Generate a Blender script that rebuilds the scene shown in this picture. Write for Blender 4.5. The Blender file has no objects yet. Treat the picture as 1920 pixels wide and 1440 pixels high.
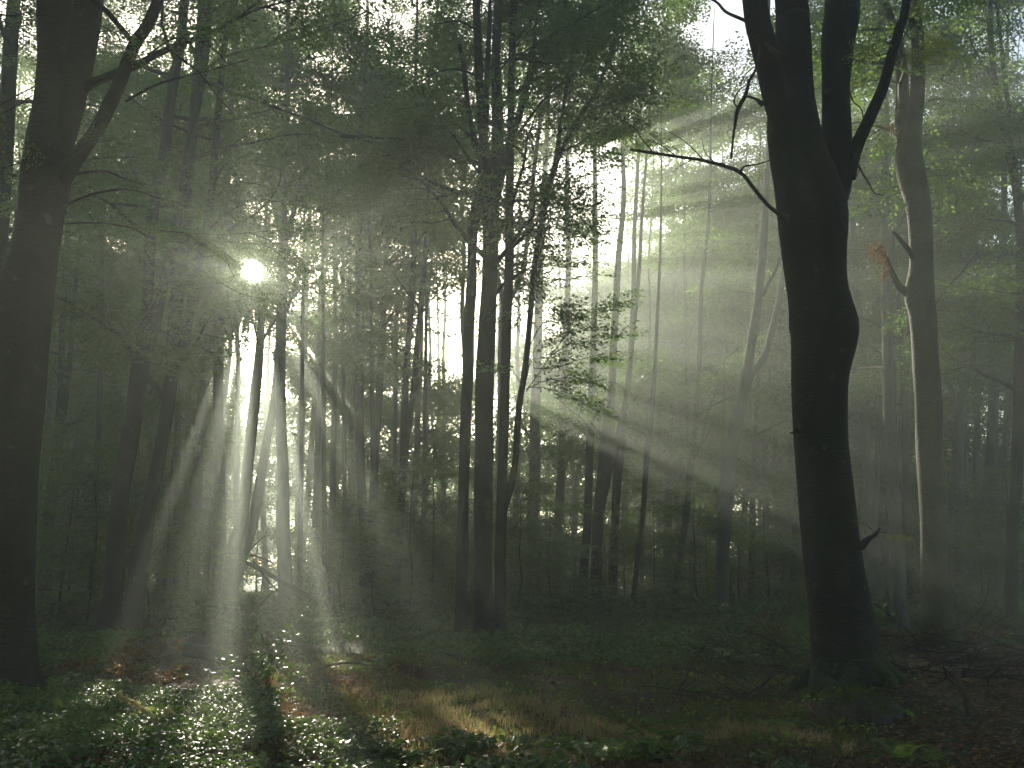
import bpy, math, random
import numpy as np
from mathutils import Vector

C = bpy.context.scene.collection
sc = bpy.context.scene
RNG = np.random.default_rng(7)
random.seed(7)

# ------------------------------------------------------------------ camera
F = 1920 * 35 / 36.0                      # focal length in photo pixels
PITCH = math.radians(10.77)
CAM = np.array([0.0, 0.0, 1.6])
cR = np.array([1.0, 0, 0])
cF = np.array([0, math.cos(PITCH), math.sin(PITCH)])
cU = np.array([0, -math.sin(PITCH), math.cos(PITCH)])
cam = bpy.data.cameras.new('camera')
cam.lens = 35; cam.sensor_width = 36; cam.clip_start = 0.05; cam.clip_end = 3000
camo = bpy.data.objects.new('camera', cam); C.objects.link(camo)
camo.location = CAM; camo.rotation_euler = (math.pi / 2 + PITCH, 0, 0)
sc.camera = camo


def ray(px, py):
    d = cR * ((px - 960) / F) + cU * ((720 - py) / F) + cF
    return d / np.linalg.norm(d)


def at(px, py, D):
    d = ray(px, py)
    return CAM + d * (D / d[1])


def project(P):
    q = P - CAM
    z = q @ cF
    z = np.where(np.abs(z) < 1e-3, 1e-3, z)
    return 960 + F * (q @ cR) / z, 720 - F * (q @ cU) / z, q @ cF


# ------------------------------------------------------------------ sun and sky
S = ray(474, 510)
SUN_EL = math.asin(S[2]); SUN_AZ = math.atan2(S[0], S[1])
sR = np.cross(S, [0, 0, 1.0]); sR /= np.linalg.norm(sR)
sU = np.cross(sR, S)
w = bpy.data.worlds.new('World'); sc.world = w; w.use_nodes = True
nt = w.node_tree; bg = nt.nodes['Background']
sky = nt.nodes.new('ShaderNodeTexSky'); sky.sky_type = 'NISHITA'; sky.sun_disc = False
sky.dust_density = 2.2; sky.air_density = 1.0
sky.sun_elevation = SUN_EL; sky.sun_rotation = SUN_AZ
nt.links.new(sky.outputs[0], bg.inputs[0]); bg.inputs[1].default_value = 0.085
sl = bpy.data.lights.new('sun_lamp', 'SUN'); sl.energy = 5.0; sl.angle = math.radians(0.5)
sl.color = (1.0, 0.92, 0.75)
so = bpy.data.objects.new('sun_lamp', sl); C.objects.link(so)
so.rotation_euler = Vector(S).to_track_quat('Z', 'Y').to_euler()
so.location = (0, 0, 60)
vs = sc.view_settings
vs.view_transform = 'Standard'; vs.look = 'None'; vs.exposure = 1.62; vs.gamma = 1
cy = sc.cycles
cy.max_bounces = 5; cy.diffuse_bounces = 3; cy.glossy_bounces = 2; cy.transmission_bounces = 3
cy.volume_bounces = 0; cy.transparent_max_bounces = 4
cy.use_denoising = True; cy.sample_clamp_indirect = 4
HAZE = 0.0046
HAZE_G = 0.66

# ------------------------------------------------------------------ materials
def mat(name):
    m = bpy.data.materials.new(name); m.use_nodes = True
    n = m.node_tree.nodes; p = n['Principled BSDF']
    return m, n, m.node_tree.links, p


def ramp(n, stops):
    r = n.new('ShaderNodeValToRGB'); e = r.color_ramp.elements
    while len(e) < len(stops): e.new(0.5)
    for i, (t, c) in enumerate(stops):
        e[i].position = t; e[i].color = (*c, 1)
    return r


def leaf_mat(name, stops, trans=(0.16, 0.27, 0.05), tf=0.5, rough=0.5, spec=0.4):
    m, n, L, p = mat(name)
    g = n.new('ShaderNodeNewGeometry')
    r = ramp(n, stops); L.new(g.outputs['Random Per Island'], r.inputs[0])
    tc = n.new('ShaderNodeTexCoord')
    no = n.new('ShaderNodeTexNoise'); no.inputs['Scale'].default_value = 0.35; L.new(tc.outputs['Object'], no.inputs['Vector'])
    hs = n.new('ShaderNodeHueSaturation')
    mr = n.new('ShaderNodeMapRange'); mr.inputs[1].default_value = .3; mr.inputs[2].default_value = .7
    mr.inputs[3].default_value = 0.6; mr.inputs[4].default_value = 1.35
    L.new(no.outputs[0], mr.inputs[0]); L.new(mr.outputs[0], hs.inputs['Value']); L.new(r.outputs[0], hs.inputs['Color'])
    L.new(hs.outputs[0], p.inputs['Base Color'])
    p.inputs['Roughness'].default_value = rough; p.inputs['Specular IOR Level'].default_value = spec
    t = n.new('ShaderNodeBsdfTranslucent')
    mx = n.new('ShaderNodeMix'); mx.data_type = 'RGBA'; mx.blend_type = 'MULTIPLY'; mx.inputs[0].default_value = 0.0
    hs2 = n.new('ShaderNodeHueSaturation'); hs2.inputs['Color'].default_value = (*trans, 1)
    L.new(mr.outputs[0], hs2.inputs['Value']); L.new(hs2.outputs[0], t.inputs[0])
    s = n.new('ShaderNodeMixShader'); s.inputs[0].default_value = tf
    L.new(p.outputs[0], s.inputs[1]); L.new(t.outputs[0], s.inputs[2])
    L.new(s.outputs[0], n['Material Output'].inputs[0])
    return m


GREENS = [(0, (0.022, 0.052, 0.017)), (.35, (0.036, 0.078, 0.022)), (.75, (0.06, 0.108, 0.027)), (.97, (0.09, 0.135, 0.03)), (1, (0.24, 0.19, 0.03))]
M_leaf = leaf_mat('beech_leaf', GREENS)
M_leaf_y = leaf_mat('yellowing_beech_leaf', [(0, (0.05, 0.08, 0.015)), (.5, (0.09, 0.12, 0.02)), (.8, (0.16, 0.16, 0.02)), (1, (0.22, 0.12, 0.02))], (0.34, 0.38, 0.04), .55)
M_bramble = leaf_mat('glossy_bramble_leaf', [(0, (0.02, 0.045, 0.014)), (.5, (0.04, 0.08, 0.02)), (.9, (0.07, 0.12, 0.03)), (1, (0.25, 0.13, 0.04))], (0.16, 0.27, 0.04), .33, .43, .5)
M_low = leaf_mat('low_green_leaf', [(0, (0.018, 0.042, 0.012)), (.6, (0.036, 0.076, 0.02)), (1, (0.10, 0.12, 0.03))], (0.12, 0.21, 0.035), .35, .5, .35)
M_brown = leaf_mat('dead_brown_leaf', [(0, (0.05, 0.03, 0.016)), (.5, (0.10, 0.055, 0.024)), (1, (0.18, 0.10, 0.04))], (0.22, 0.12, 0.035), .35, .6, .3)
M_litter = leaf_mat('fallen_leaf_litter', [(0, (0.03, 0.019, 0.011)), (.5, (0.075, 0.043, 0.022)), (1, (0.20, 0.12, 0.06))], (0.25, 0.13, 0.04), .3, .6, .25)
M_straw = leaf_mat('dry_grass_blade', [(0, (0.08, 0.09, 0.035)), (.5, (0.20, 0.155, 0.07)), (1, (0.36, 0.27, 0.14))], (0.48, 0.36, 0.17), .5, .6, .3)
M_grassg = leaf_mat('green_grass_blade', [(0, (0.03, 0.06, 0.015)), (1, (0.08, 0.12, 0.03))], (0.18, 0.26, 0.04), .45, .55, .3)
M_fern = leaf_mat('fern_frond', [(0, (0.05, 0.11, 0.02)), (1, (0.10, 0.17, 0.03))], (0.3, 0.42, 0.06), .5, .55, .3)
M_spike = leaf_mat('pale_flower_spike', [(0, (0.28, 0.26, 0.12)), (1, (0.42, 0.38, 0.2))], (0.5, 0.46, 0.2), .5, .6, .3)


def bark(name, a, b, moss=0.35):
    m, n, L, p = mat(name)
    tc = n.new('ShaderNodeTexCoord')
    mp = n.new('ShaderNodeMapping'); mp.inputs['Scale'].default_value = (1, 1, .45); L.new(tc.outputs['Object'], mp.inputs[0])
    no = n.new('ShaderNodeTexNoise'); no.inputs['Scale'].default_value = 3.2; no.inputs['Detail'].default_value = 6; L.new(mp.outputs[0], no.inputs['Vector'])
    r = ramp(n, [(.3, a), (.62, b), (.78, tuple(min(1, c * 1.8) for c in b))]); L.new(no.outputs[0], r.inputs[0])
    n2 = n.new('ShaderNodeTexNoise'); n2.inputs['Scale'].default_value = 1.1; n2.inputs['Detail'].default_value = 4; L.new(tc.outputs['Object'], n2.inputs['Vector'])
    r2 = ramp(n, [(.45, (0, 0, 0)), (.7, (moss, moss, moss))]); L.new(n2.outputs[0], r2.inputs[0])
    mx = n.new('ShaderNodeMix'); mx.data_type = 'RGBA'; L.new(r2.outputs[0], mx.inputs[0])
    L.new(r.outputs[0], mx.inputs[6]); mx.inputs[7].default_value = (0.045, 0.07, 0.022, 1)
    n4 = n.new('ShaderNodeTexNoise'); n4.inputs['Scale'].default_value = 4.5; n4.inputs['Detail'].default_value = 3; L.new(tc.outputs['Object'], n4.inputs['Vector'])
    r4 = ramp(n, [(.67, (0, 0, 0)), (.72, (.35, .35, .35))]); L.new(n4.outputs[0], r4.inputs[0])
    mx4 = n.new('ShaderNodeMix'); mx4.data_type = 'RGBA'; L.new(r4.outputs[0], mx4.inputs[0]); L.new(mx.outputs[2], mx4.inputs[6]); mx4.inputs[7].default_value = (0.13, 0.15, 0.12, 1)
    L.new(mx4.outputs[2], p.inputs['Base Color']); p.inputs['Roughness'].default_value = .85
    p.inputs['Specular IOR Level'].default_value = .25
    mp2 = n.new('ShaderNodeMapping'); mp2.inputs['Scale'].default_value = (6, 6, 22); L.new(tc.outputs['Object'], mp2.inputs[0])
    n3 = n.new('ShaderNodeTexNoise'); n3.inputs['Scale'].default_value = 1.4; n3.inputs['Detail'].default_value = 5; L.new(mp2.outputs[0], n3.inputs['Vector'])
    bp = n.new('ShaderNodeBump'); bp.inputs['Strength'].default_value = .8; bp.inputs['Distance'].default_value = .05
    L.new(n3.outputs[0], bp.inputs['Height']); L.new(bp.outputs[0], p.inputs['Normal'])
    return m


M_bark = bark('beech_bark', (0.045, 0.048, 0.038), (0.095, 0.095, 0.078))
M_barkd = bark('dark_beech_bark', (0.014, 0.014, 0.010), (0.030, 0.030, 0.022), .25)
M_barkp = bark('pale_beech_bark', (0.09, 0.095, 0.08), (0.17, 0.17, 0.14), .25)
M_moss_bark = bark('mossy_beech_bark', (0.020, 0.024, 0.012), (0.045, 0.052, 0.024), .8)
M_dead = bark('dead_wood', (0.035, 0.028, 0.02), (0.08, 0.065, 0.05), .1)
M_twig = bark('twig_bark', (0.03, 0.026, 0.02), (0.06, 0.05, 0.04), .05)
M_moss = bark('moss_cushion', (0.03, 0.06, 0.012), (0.07, 0.12, 0.02), .9)

# ground
M_ground, n, L, p = mat('forest_floor')
tc = n.new('ShaderNodeTexCoord')
n1 = n.new('ShaderNodeTexNoise'); n1.inputs['Scale'].default_value = .45; n1.inputs['Detail'].default_value = 8; L.new(tc.outputs['Object'], n1.inputs['Vector'])
n2 = n.new('ShaderNodeTexNoise'); n2.inputs['Scale'].default_value = 14; n2.inputs['Detail'].default_value = 6; L.new(tc.outputs['Object'], n2.inputs['Vector'])
r1 = ramp(n, [(.35, (0.035, 0.024, 0.015)), (.5, (0.055, 0.04, 0.022)), (.62, (0.04, 0.05, 0.02))]); L.new(n1.outputs[0], r1.inputs[0])
r2 = ramp(n, [(.3, (.5, .5, .5)), (.7, (1.5, 1.4, 1.3))]); L.new(n2.outputs[0], r2.inputs[0])
mx = n.new('ShaderNodeMix'); mx.data_type = 'RGBA'; mx.blend_type = 'MULTIPLY'; mx.inputs[0].default_value = 1
L.new(r1.outputs[0], mx.inputs[6]); L.new(r2.outputs[0], mx.inputs[7]); L.new(mx.outputs[2], p.inputs['Base Color'])
p.inputs['Roughness'].default_value = .9; p.inputs['Specular IOR Level'].default_value = .2
bp = n.new('ShaderNodeBump'); bp.inputs['Strength'].default_value = .8; bp.inputs['Distance'].default_value = .05
L.new(n2.outputs[0], bp.inputs['Height']); L.new(bp.outputs[0], p.inputs['Normal'])


# ------------------------------------------------------------------ mesh helpers
def hgt(x, y):
    """height of the ground"""
    x = np.asarray(x, float); y = np.asarray(y, float)
    h = 0.06 * np.sin(x * .55 + 1.3) * np.sin(y * .42) + 0.05 * np.sin(x * 1.3 - y * .8) + 0.025 * np.sin(x * 2.7 + y * 2.1)
    h = h + .16 * np.exp(-(((x - 5.2) / 1.6) ** 2 + ((y - 13.6) / 1.6) ** 2))
    h = h + .55 * np.exp(-(((x + 6.5) / 3.0) ** 2 + ((y - 10.0) / 2.2) ** 2)) * 0.35
    f = np.clip((y - 30) / 60, 0, 1)
    return h + f * .5 * np.sin(x * .11 + 2) * np.sin(y * .07)


class MB:
    def __init__(s): s.v = []; s.f = []; s.n = 0

    def add(s, v, f):
        s.v.append(np.asarray(v, float).reshape(-1, 3)); s.f.append(np.asarray(f, int).reshape(-1, 4) + s.n); s.n += len(s.v[-1])

    def build(s, name, m, parent=None, origin=None, smooth=True):
        v = np.concatenate(s.v) if s.v else np.zeros((0, 3)); f = np.concatenate(s.f) if s.f else np.zeros((0, 4), int)
        o0 = np.asarray(origin if origin is not None else (0, 0, 0), float)
        v = v - o0
        me = bpy.data.meshes.new(name)
        me.vertices.add(len(v)); me.vertices.foreach_set('co', v.astype(np.float32).ravel())
        me.loops.add(f.size); me.loops.foreach_set('vertex_index', f.astype(np.int32).ravel())
        me.polygons.add(len(f)); me.polygons.foreach_set('loop_start', (np.arange(len(f)) * 4).astype(np.int32))
        me.polygons.foreach_set('use_smooth', np.full(len(f), smooth))
        me.update(calc_edges=True); me.materials.append(m)
        o = bpy.data.objects.new(name, me); C.objects.link(o)
        if parent is not None: o.parent = parent
        else: o.location = o0
        return o


def tag(o, label=None, cat=None, group=None, kind=None):
    if label: o['label'] = label
    if cat: o['category'] = cat
    if group: o['group'] = group
    if kind: o['kind'] = kind
    return o


def empty(name, loc):
    o = bpy.data.objects.new(name, None); C.objects.link(o); o.location = loc; o.empty_display_size = .3
    return o


def catmull(P, n):
    """smooth resample of rows (x,y,z,r) with n points a segment"""
    P = np.asarray(P, float)
    if len(P) < 3:
        t = np.linspace(0, 1, n + 1)[:, None]; return P[0] * (1 - t) + P[1] * t
    Q = np.vstack([2 * P[0] - P[1], P, 2 * P[-1] - P[-2]])
    t = np.linspace(0, 1, n, endpoint=False)[:, None]; out = []
    for i in range(1, len(Q) - 2):
        a, b, c, d = Q[i - 1], Q[i], Q[i + 1], Q[i + 2]
        out.append(.5 * (2 * b + (c - a) * t + (2 * a - 5 * b + 4 * c - d) * t ** 2 + (-a + 3 * b - 3 * c + d) * t ** 3))
    out.append(P[-1:]); out = np.vstack(out); out[:, 3] = np.maximum(out[:, 3], .002)
    return out


def tube(mb, P, sides=8, rough=0.0, seed=0.0, flare=None):
    """P rows x,y,z,r -> swept tube; flare=(height, amount) spreads lobed roots at the start"""
    P = np.asarray(P, float); n = len(P)
    T = np.gradient(P[:, :3], axis=0); T /= np.linalg.norm(T, axis=1)[:, None] + 1e-9
    ref = np.array([0.0, 1.0, 0.0]) if abs(T[:, 1]).mean() < .8 else np.array([1.0, 0, 0])
    A = np.cross(T, ref); A /= np.linalg.norm(A, axis=1)[:, None] + 1e-9
    B = np.cross(T, A)
    th = np.linspace(0, 2 * np.pi, sides, endpoint=False)
    r = P[:, 3][:, None] * np.ones((1, sides))
    if rough:
        z = P[:, 2][:, None]
        r = r * (1 + rough * (np.sin(2 * th + z * .9 + seed) * .6 + np.sin(3 * th - z * 1.7 + seed * 2) * .5 + np.sin(5 * th + z * 2.9 + seed * 3) * .3 + np.sin(th + z * 4.3 + seed) * .25))
    if flare:
        hh, amt = flare; d = np.clip(1 - (P[:, 2] - P[0, 2]) / hh, 0, 1)[:, None]
        r = r * (1 + d ** 2.5 * amt * (.35 + .65 * np.clip(np.sin(4 * th + seed) * .5 + np.sin(3 * th + seed * 1.7) * .5 + .35, 0, 1)))
    V = P[:, None, :3] + r[..., None] * (np.cos(th)[None, :, None] * A[:, None] + np.sin(th)[None, :, None] * B[:, None])
    V = V.reshape(-1, 3)
    i = np.arange(n - 1)[:, None] * sides; j = np.arange(sides)[None]; k = (j + 1) % sides
    f = np.stack([i + j, i + k, i + sides + k, i + sides + j], -1).reshape(-1, 4)
    mb.add(V, f)
    # close the far end
    c = len(V) - sides
    e = np.vstack([V[c:], P[-1, :3] + T[-1] * P[-1, 3] * .6])
    q = np.array([[a, (a + 1) % sides, (a + 2) % sides, sides] for a in range(0, sides - 1, 2)])
    if len(q): mb.add(e, q)


# ------------------------------------------------------------------ leaf sprays
def spray_template(nl, leaf, rs, size=1.0):
    """flat beech spray: leaves alternate along side twigs; returns leaf quads (k,4,3), x = outward"""
    r = np.random.default_rng(rs); out = []; nt_ = max(3, int(round(nl / 6)))
    for k in range(nt_ + 1):
        s = (k + .6) / (nt_ + 1)
        sd = 1 if k % 2 else -1
        ang = sd * (math.radians(r.uniform(38, 58)) if k < nt_ else 0)
        ln = size * (.52 * (1 - .62 * s) + .05) * r.uniform(.75, 1.15)
        b = np.array([size * s * .95, 0.0]); dr = np.array([math.cos(ang), math.sin(ang)])
        m = max(2, int(round(nl / (nt_ + 1) * (1.35 - .7 * s))))
        for i in range(m):
            f = (i + .6) / m; ls = 1 if i % 2 else -1
            c = b + dr * ln * f
            la = ang + ls * math.radians(r.uniform(25, 60)) * (0.3 if i == m - 1 else 1)
            zz = -.10 * size * (np.linalg.norm(c) / size) ** 2 + r.normal(0, .015 * size)
            L_ = leaf * r.uniform(.7, 1.2); w_ = L_ * r.uniform(.27, .34)
            d = np.array([math.cos(la), math.sin(la), r.normal(-.18, .28)]); d /= np.linalg.norm(d)
            sdv = np.cross([0, 0, 1], d); sdv /= np.linalg.norm(sdv); up = np.cross(d, sdv)
            tw = r.normal(0, .45); sdv = sdv * math.cos(tw) + up * math.sin(tw)
            o = np.array([c[0], c[1], zz])
            out.append([o, o + d * L_ * .48 + sdv * w_, o + d * L_, o + d * L_ * .48 - sdv * w_])
    return np.array(out)


T_near = [spray_template(58, .085, 100 + i, .85) for i in range(8)]
T_mid = [spray_template(44, .125, 200 + i, 1.15) for i in range(8)]
T_far = [spray_template(32, .21, 300 + i, 1.6) for i in range(6)]


def noise2(a, b, s):
    return (np.sin(a * 1.7 + s) * np.sin(b * 2.3 + s * 1.3) + np.sin(a * 3.9 + b * 2.1 + s * 2) * .6 + np.sin(a * 6.1 - b * 7.3 + s) * .4) / 2.0


def lit_columns(u, v):
    """where the canopy is open to the sun (coordinates across the light)"""
    open_ = np.zeros(u.shape, bool)
    # openings whose light lands on the floor in the foreground
    base = CAM[None] + u[:, None] * sR + v[:, None] * sU
    t = -base[:, 2] / S[2]
    G = base + t[:, None] * S
    px, py, zz = project(G)
    ok = (t > 4) & (zz > 2)
    n = noise2(G[:, 0] * .8, G[:, 1] * .5, 1.0)
    top = 1290 + 35 * n - 50 * np.exp(-((px - 640) / 60) ** 2) - 40 * np.exp(-((px - 540) / 60) ** 2)
    patch = ok & ((px > 240) | (n > .28) | ((py > 1345) & (n > -.12))) & (py > top + np.clip(330 - px, 0, 400) * .28) & (px > -150) & (px < 660 + 25 * n) & (py < 1540)
    grass = ok & (py > 1322 + 20 * n) & (py < 1420) & (px > 620) & (px < 1000) & (n > -.12)
    fore = ok & (py > 1400) & (py < 1540) & (px > 600) & (px < 1350) & (n > .3)
    mid = ok & (px > 380) & (px < 700) & (py > 1180) & (py < 1290) & (n > .3)
    open_ |= patch | grass | fore | mid
    # the wide fan of light between the middle clump and the big right-hand tree
    q = CAM[None] + u[:, None] * sR + v[:, None] * sU + 34 * S
    px, py, _ = project(q)
    dx = px - 474; dy = py - 510
    ang = np.degrees(np.arctan2(dy, dx)); rad = np.hypot(dx, dy)
    st = np.sin(ang * 1.05 + 1.0) * .5 + np.sin(ang * 2.3 + 4) * .35 + np.sin(ang * .47 + rad * .004) * .4
    core = (ang > -6) & (ang < 27) & (rad > 470) & (rad < 1020) & (py < 805)
    fi = .55 * np.sin(ang * 1.9 + 1) + .45 * np.sin(ang * 3.3 + 2) + .3 * np.sin(ang * .9 + .5)
    open_ |= core & (fi > -.40 + .5 * (rad > 840)) & ~((rad > 800) & (ang > 13))
    upper = (ang > -20) & (ang <= -6) & (rad > 560) & (rad < 1000)
    open_ |= upper & (fi > -.1)
    # light slipping past the paired stems under the sun
    q = CAM[None] + u[:, None] * sR + v[:, None] * sU + 33 * S
    px, py, _ = project(q); dx = px - 474; dy = py - 510
    ang = np.degrees(np.arctan2(dy, dx)); rad = np.hypot(dx, dy)
    st = np.sin(ang * .55 + 2.2) * .6 + np.sin(ang * 1.3) * .4
    open_ |= (((ang > 70) & (ang < 108)) | ((ang > 51) & (ang < 55) & (rad > 250))) & (rad > 90) & (rad < 450) & (st > .25)
    open_ |= (np.hypot(u, v) < .12)
    return open_


def keep_leaves(Pc, tmin=27.0, wide=False):
    if wide: return np.ones(len(Pc), bool)
    q = Pc - CAM
    t = q @ S
    px, py, z = project(Pc)
    keep = (z > 1) & (px > -420) & (px < 2340) & (py > -420) & (py < 1900)
    lit = lit_columns(q @ sR, q @ sU) & (t > tmin)
    near_axis = np.hypot(q @ sR, q @ sU) < np.where(t < 20, .17, .34 + .006 * t) * RNG.uniform(.6, 1.15, len(t))
    # thin canopy beyond the sunward gap
    far = t > 36
    e = ((px - 570) / 110) ** 2 + ((py - 490) / 110) ** 2
    keep &= ~(far & (e < 1) & (RNG.random(len(t)) < .8 * (1 - e * .6)))
    e2 = ((px - 710) / 190) ** 2 + ((py - 530) / 170) ** 2
    keep &= ~((t > 52) & (e2 < 1) & (RNG.random(len(t)) < .35 * (1 - e2 * .7)))
    keep &= ~(lit & (RNG.random(len(t)) < .985)) & ~near_axis
    return keep


def place_sprays(mb, sprays, templates, tilt=.25, scale=1.0, tmin=27.0, rng=RNG, cull=True, wide=False):
    """sprays rows x,y,z,azimuth,pitch,size"""
    if not len(sprays): return
    sp = np.asarray(sprays, float); k = rng.integers(0, len(templates), len(sp))
    for j, T in enumerate(templates):
        s = sp[k == j]
        if not len(s): continue
        a, p_, z_ = s[:, 3], s[:, 4], s[:, 5] * scale
        ro = rng.normal(0, tilt, len(s))
        ca, sa, cp, sp_ = np.cos(a), np.sin(a), np.cos(p_), np.sin(p_)
        X = np.stack([ca * cp, sa * cp, sp_], -1)
        Y0 = np.stack([-sa, ca, 0 * a], -1); Z0 = np.cross(X, Y0)
        Y = Y0 * np.cos(ro)[:, None] + Z0 * np.sin(ro)[:, None]; Z = np.cross(X, Y)
        M = np.stack([X, Y, Z], 1) * z_[:, None, None]            # n,3(axis),3
        V = np.einsum('lqa,nab->nlqb', T, M) + s[:, None, None, :3]
        V = V.reshape(-1, 4, 3)
        if cull:
            V = V[keep_leaves(V.mean(1), tmin, wide)]
        if len(V):
            mb.add(V.reshape(-1, 3), np.arange(len(V) * 4).reshape(-1, 4))


# ------------------------------------------------------------------ trees
def grow_limb(wood, sprays, o, az, el, ln, r, rng, subs=5, per=4, sz=1.0, sides=5, droop=.0):
    mid_ = o + np.array([math.cos(az), math.sin(az), .5]) * ln * np.array([[.1], [.35], [.7], [1]]) - CAM
    if (mid_ @ S).min() > 27 and lit_columns(mid_ @ sR, mid_ @ sU).any(): return
    n = 6; pts = [np.append(o, r)]; p_ = o.copy(); a, e = az, el
    for i in range(n):
        a += rng.normal(0, .22); e += rng.normal(0, .12) - droop
        d = np.array([math.cos(a) * math.cos(e), math.sin(a) * math.cos(e), math.sin(e)])
        p_ = p_ + d * ln / n; pts.append(np.append(p_, r * (1 - (i + 1) / n * .85)))
    P = np.array(pts); tube(wood, P, sides)
    for j in range(subs):
        f = (.3 + .7 * (j + rng.random()) / subs) * n; i = min(int(f), n - 1)
        b = P[i, :3] + (P[i + 1, :3] - P[i, :3]) * (f - i)
        a2 = a + (1 if j % 2 else -1) * rng.uniform(.4, 1.2); e2 = rng.normal(.10, .22)
        l2 = ln * rng.uniform(.22, .42); q = b.copy(); pp = [np.append(q, r * .28)]
        for k in range(per):
            a2 += rng.normal(0, .2); e2 += rng.normal(-.03, .1)
            q = q + np.array([math.cos(a2) * math.cos(e2), math.sin(a2) * math.cos(e2), math.sin(e2)]) * l2 / per
            pp.append(np.append(q, r * .28 * (1 - (k + 1) / per * .7)))
            sprays.append((*q, a2 + (1 if k % 2 else -1) * rng.uniform(.2, .9), rng.normal(-.08, .3), sz * rng.uniform(.7, 1.15)))
        tube(wood, np.array(pp), 3)
        sprays.append((*q, a2, rng.normal(-.05, .15), sz))


def stem_points(D, pts, top=None, dy=0.0, rng=RNG):
    """pixel polyline (x,y,width) at depth D -> world rows; carried on upward past the frame up to height top"""
    out = []; n = len(pts)
    for i, (x, y, wd) in enumerate(pts):
        d = D + dy * i / max(1, n - 1)
        P = at(x, y, d); dist = np.linalg.norm(P - CAM)
        out.append([*P, .5 * wd * (P - CAM) @ cF / F])
    P = np.array(out)
    if top and P[-1, 2] < top - .5:
        d = P[-1] - P[-2]; sl_ = d[:2] / max(.3, d[2]) * .6; z = P[-1, 2]; r0 = P[-1, 3]; ex = []
        m = max(2, int((top - z) / 2.5)); p_ = P[-1, :2].copy()
        for k in range(m):
            p_ = p_ + sl_ * (top - z) / m + rng.normal(0, .10, 2)
            ex.append([*p_, z + (top - z) * (k + 1) / m, r0 * (1 - .85 * (k + 1) / m)])
        P = np.vstack([P, ex])
    return P


TREES = []
TOPF, NLF = 1.4, 1.6


def tree(label, D, stems, crown=None, top=22, m=None, group=None, sides=10, seed=None, leaf=None, flare=(1.0, .5), mleaf=None, rough=.05, extra=None, tmin=27.0, name='beech_tree'):
    """crown=(z0, z1, n limbs, limb length, spray size)"""
    top = top * TOPF
    seed = seed if seed is not None else len(TREES) + 11
    rng = np.random.default_rng(seed)
    wood = MB(); S_ = []; axis = []
    for i, st in enumerate(stems):
        dy = rng.uniform(-1, 1) * .04 * D if i else 0
        grow = i == 0 or st[-1][1] <= 60 or (D > 30 and st[-1][2] >= 8)
        P = stem_points(D, st, top * (1 if i == 0 else rng.uniform(.8, 1)) if grow else None, dy, rng)
        if i == 0:
            g = float(hgt(P[0, 0], P[0, 1])); base = np.array([P[0, 0], P[0, 1], g])
            b0 = P[0].copy(); b0[2] = g - .35
            if P[0, 2] > g - .05:
                P = np.vstack([b0, P])
            else:
                P[0, 2] = g - .35
        Q = catmull(P, 6 if D < 30 else 3)
        tube(wood, Q, sides if i == 0 else max(6, sides - 2), rough, seed * 1.7 + i, flare if i == 0 else None)
        axis.append(Q)
    root = empty(name, base); tag(root, label, 'tree', group)
    if crown:
        z0, z1, nl, ll, sz = crown; z1 = min(z1 * TOPF, top - .5); nl = int(nl * NLF)
        A = np.vstack(axis); A = A[(A[:, 2] > z0) & (A[:, 2] < z1)]
        if len(A):
            for k in range(nl):
                zt = z0 + (z1 - z0) * ((k + rng.random()) / nl)
                c = A[np.argsort(np.abs(A[:, 2] - zt))[:max(1, len(axis) * 2)]]; c = c[rng.integers(len(c))]
                fr = 1 - .45 * (zt - z0) / max(1, z1 - z0)
                grow_limb(wood, S_, c[:3].copy(), rng.uniform(0, 2 * math.pi), rng.uniform(.15, .8), ll * fr * rng.uniform(.6, 1.15),
                          min(c[3] * .5, .035 + .012 * ll), rng, sz=sz, subs=7, per=5 if D < 45 else 4)
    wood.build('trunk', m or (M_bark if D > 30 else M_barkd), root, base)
    if S_:
        lf = MB(); place_sprays(lf, S_, leaf or (T_near if D < 20 else T_mid if D < 42 else T_far), tilt=.3 if D < 30 else .5, tmin=tmin, rng=rng)
        if lf.n: lf.build('crown', mleaf or M_leaf, root, base, smooth=False)
    TREES.append(root)
    return root, base


# ---- the setting: the ground sheet
def ground():
    ys = np.concatenate([np.linspace(-12, 30, 130), np.linspace(31, 120, 70), np.linspace(125, 330, 14)])
    xs = np.concatenate([np.linspace(-260, -45, 14), np.linspace(-42, 42, 210), np.linspace(45, 260, 14)])
    X, Y = np.meshgrid(xs, ys); Z = hgt(X, Y)
    V = np.stack([X, Y, Z], -1).reshape(-1, 3); nx = len(xs)
    i = np.arange(len(ys) - 1)[:, None] * nx; j = np.arange(nx - 1)[None]
    f = np.stack([i + j, i + j + 1, i + nx + j + 1, i + nx + j], -1).reshape(-1, 4)
    mb = MB(); mb.add(V, f); tag(mb.build('ground', M_ground), kind='structure')


ground()

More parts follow.
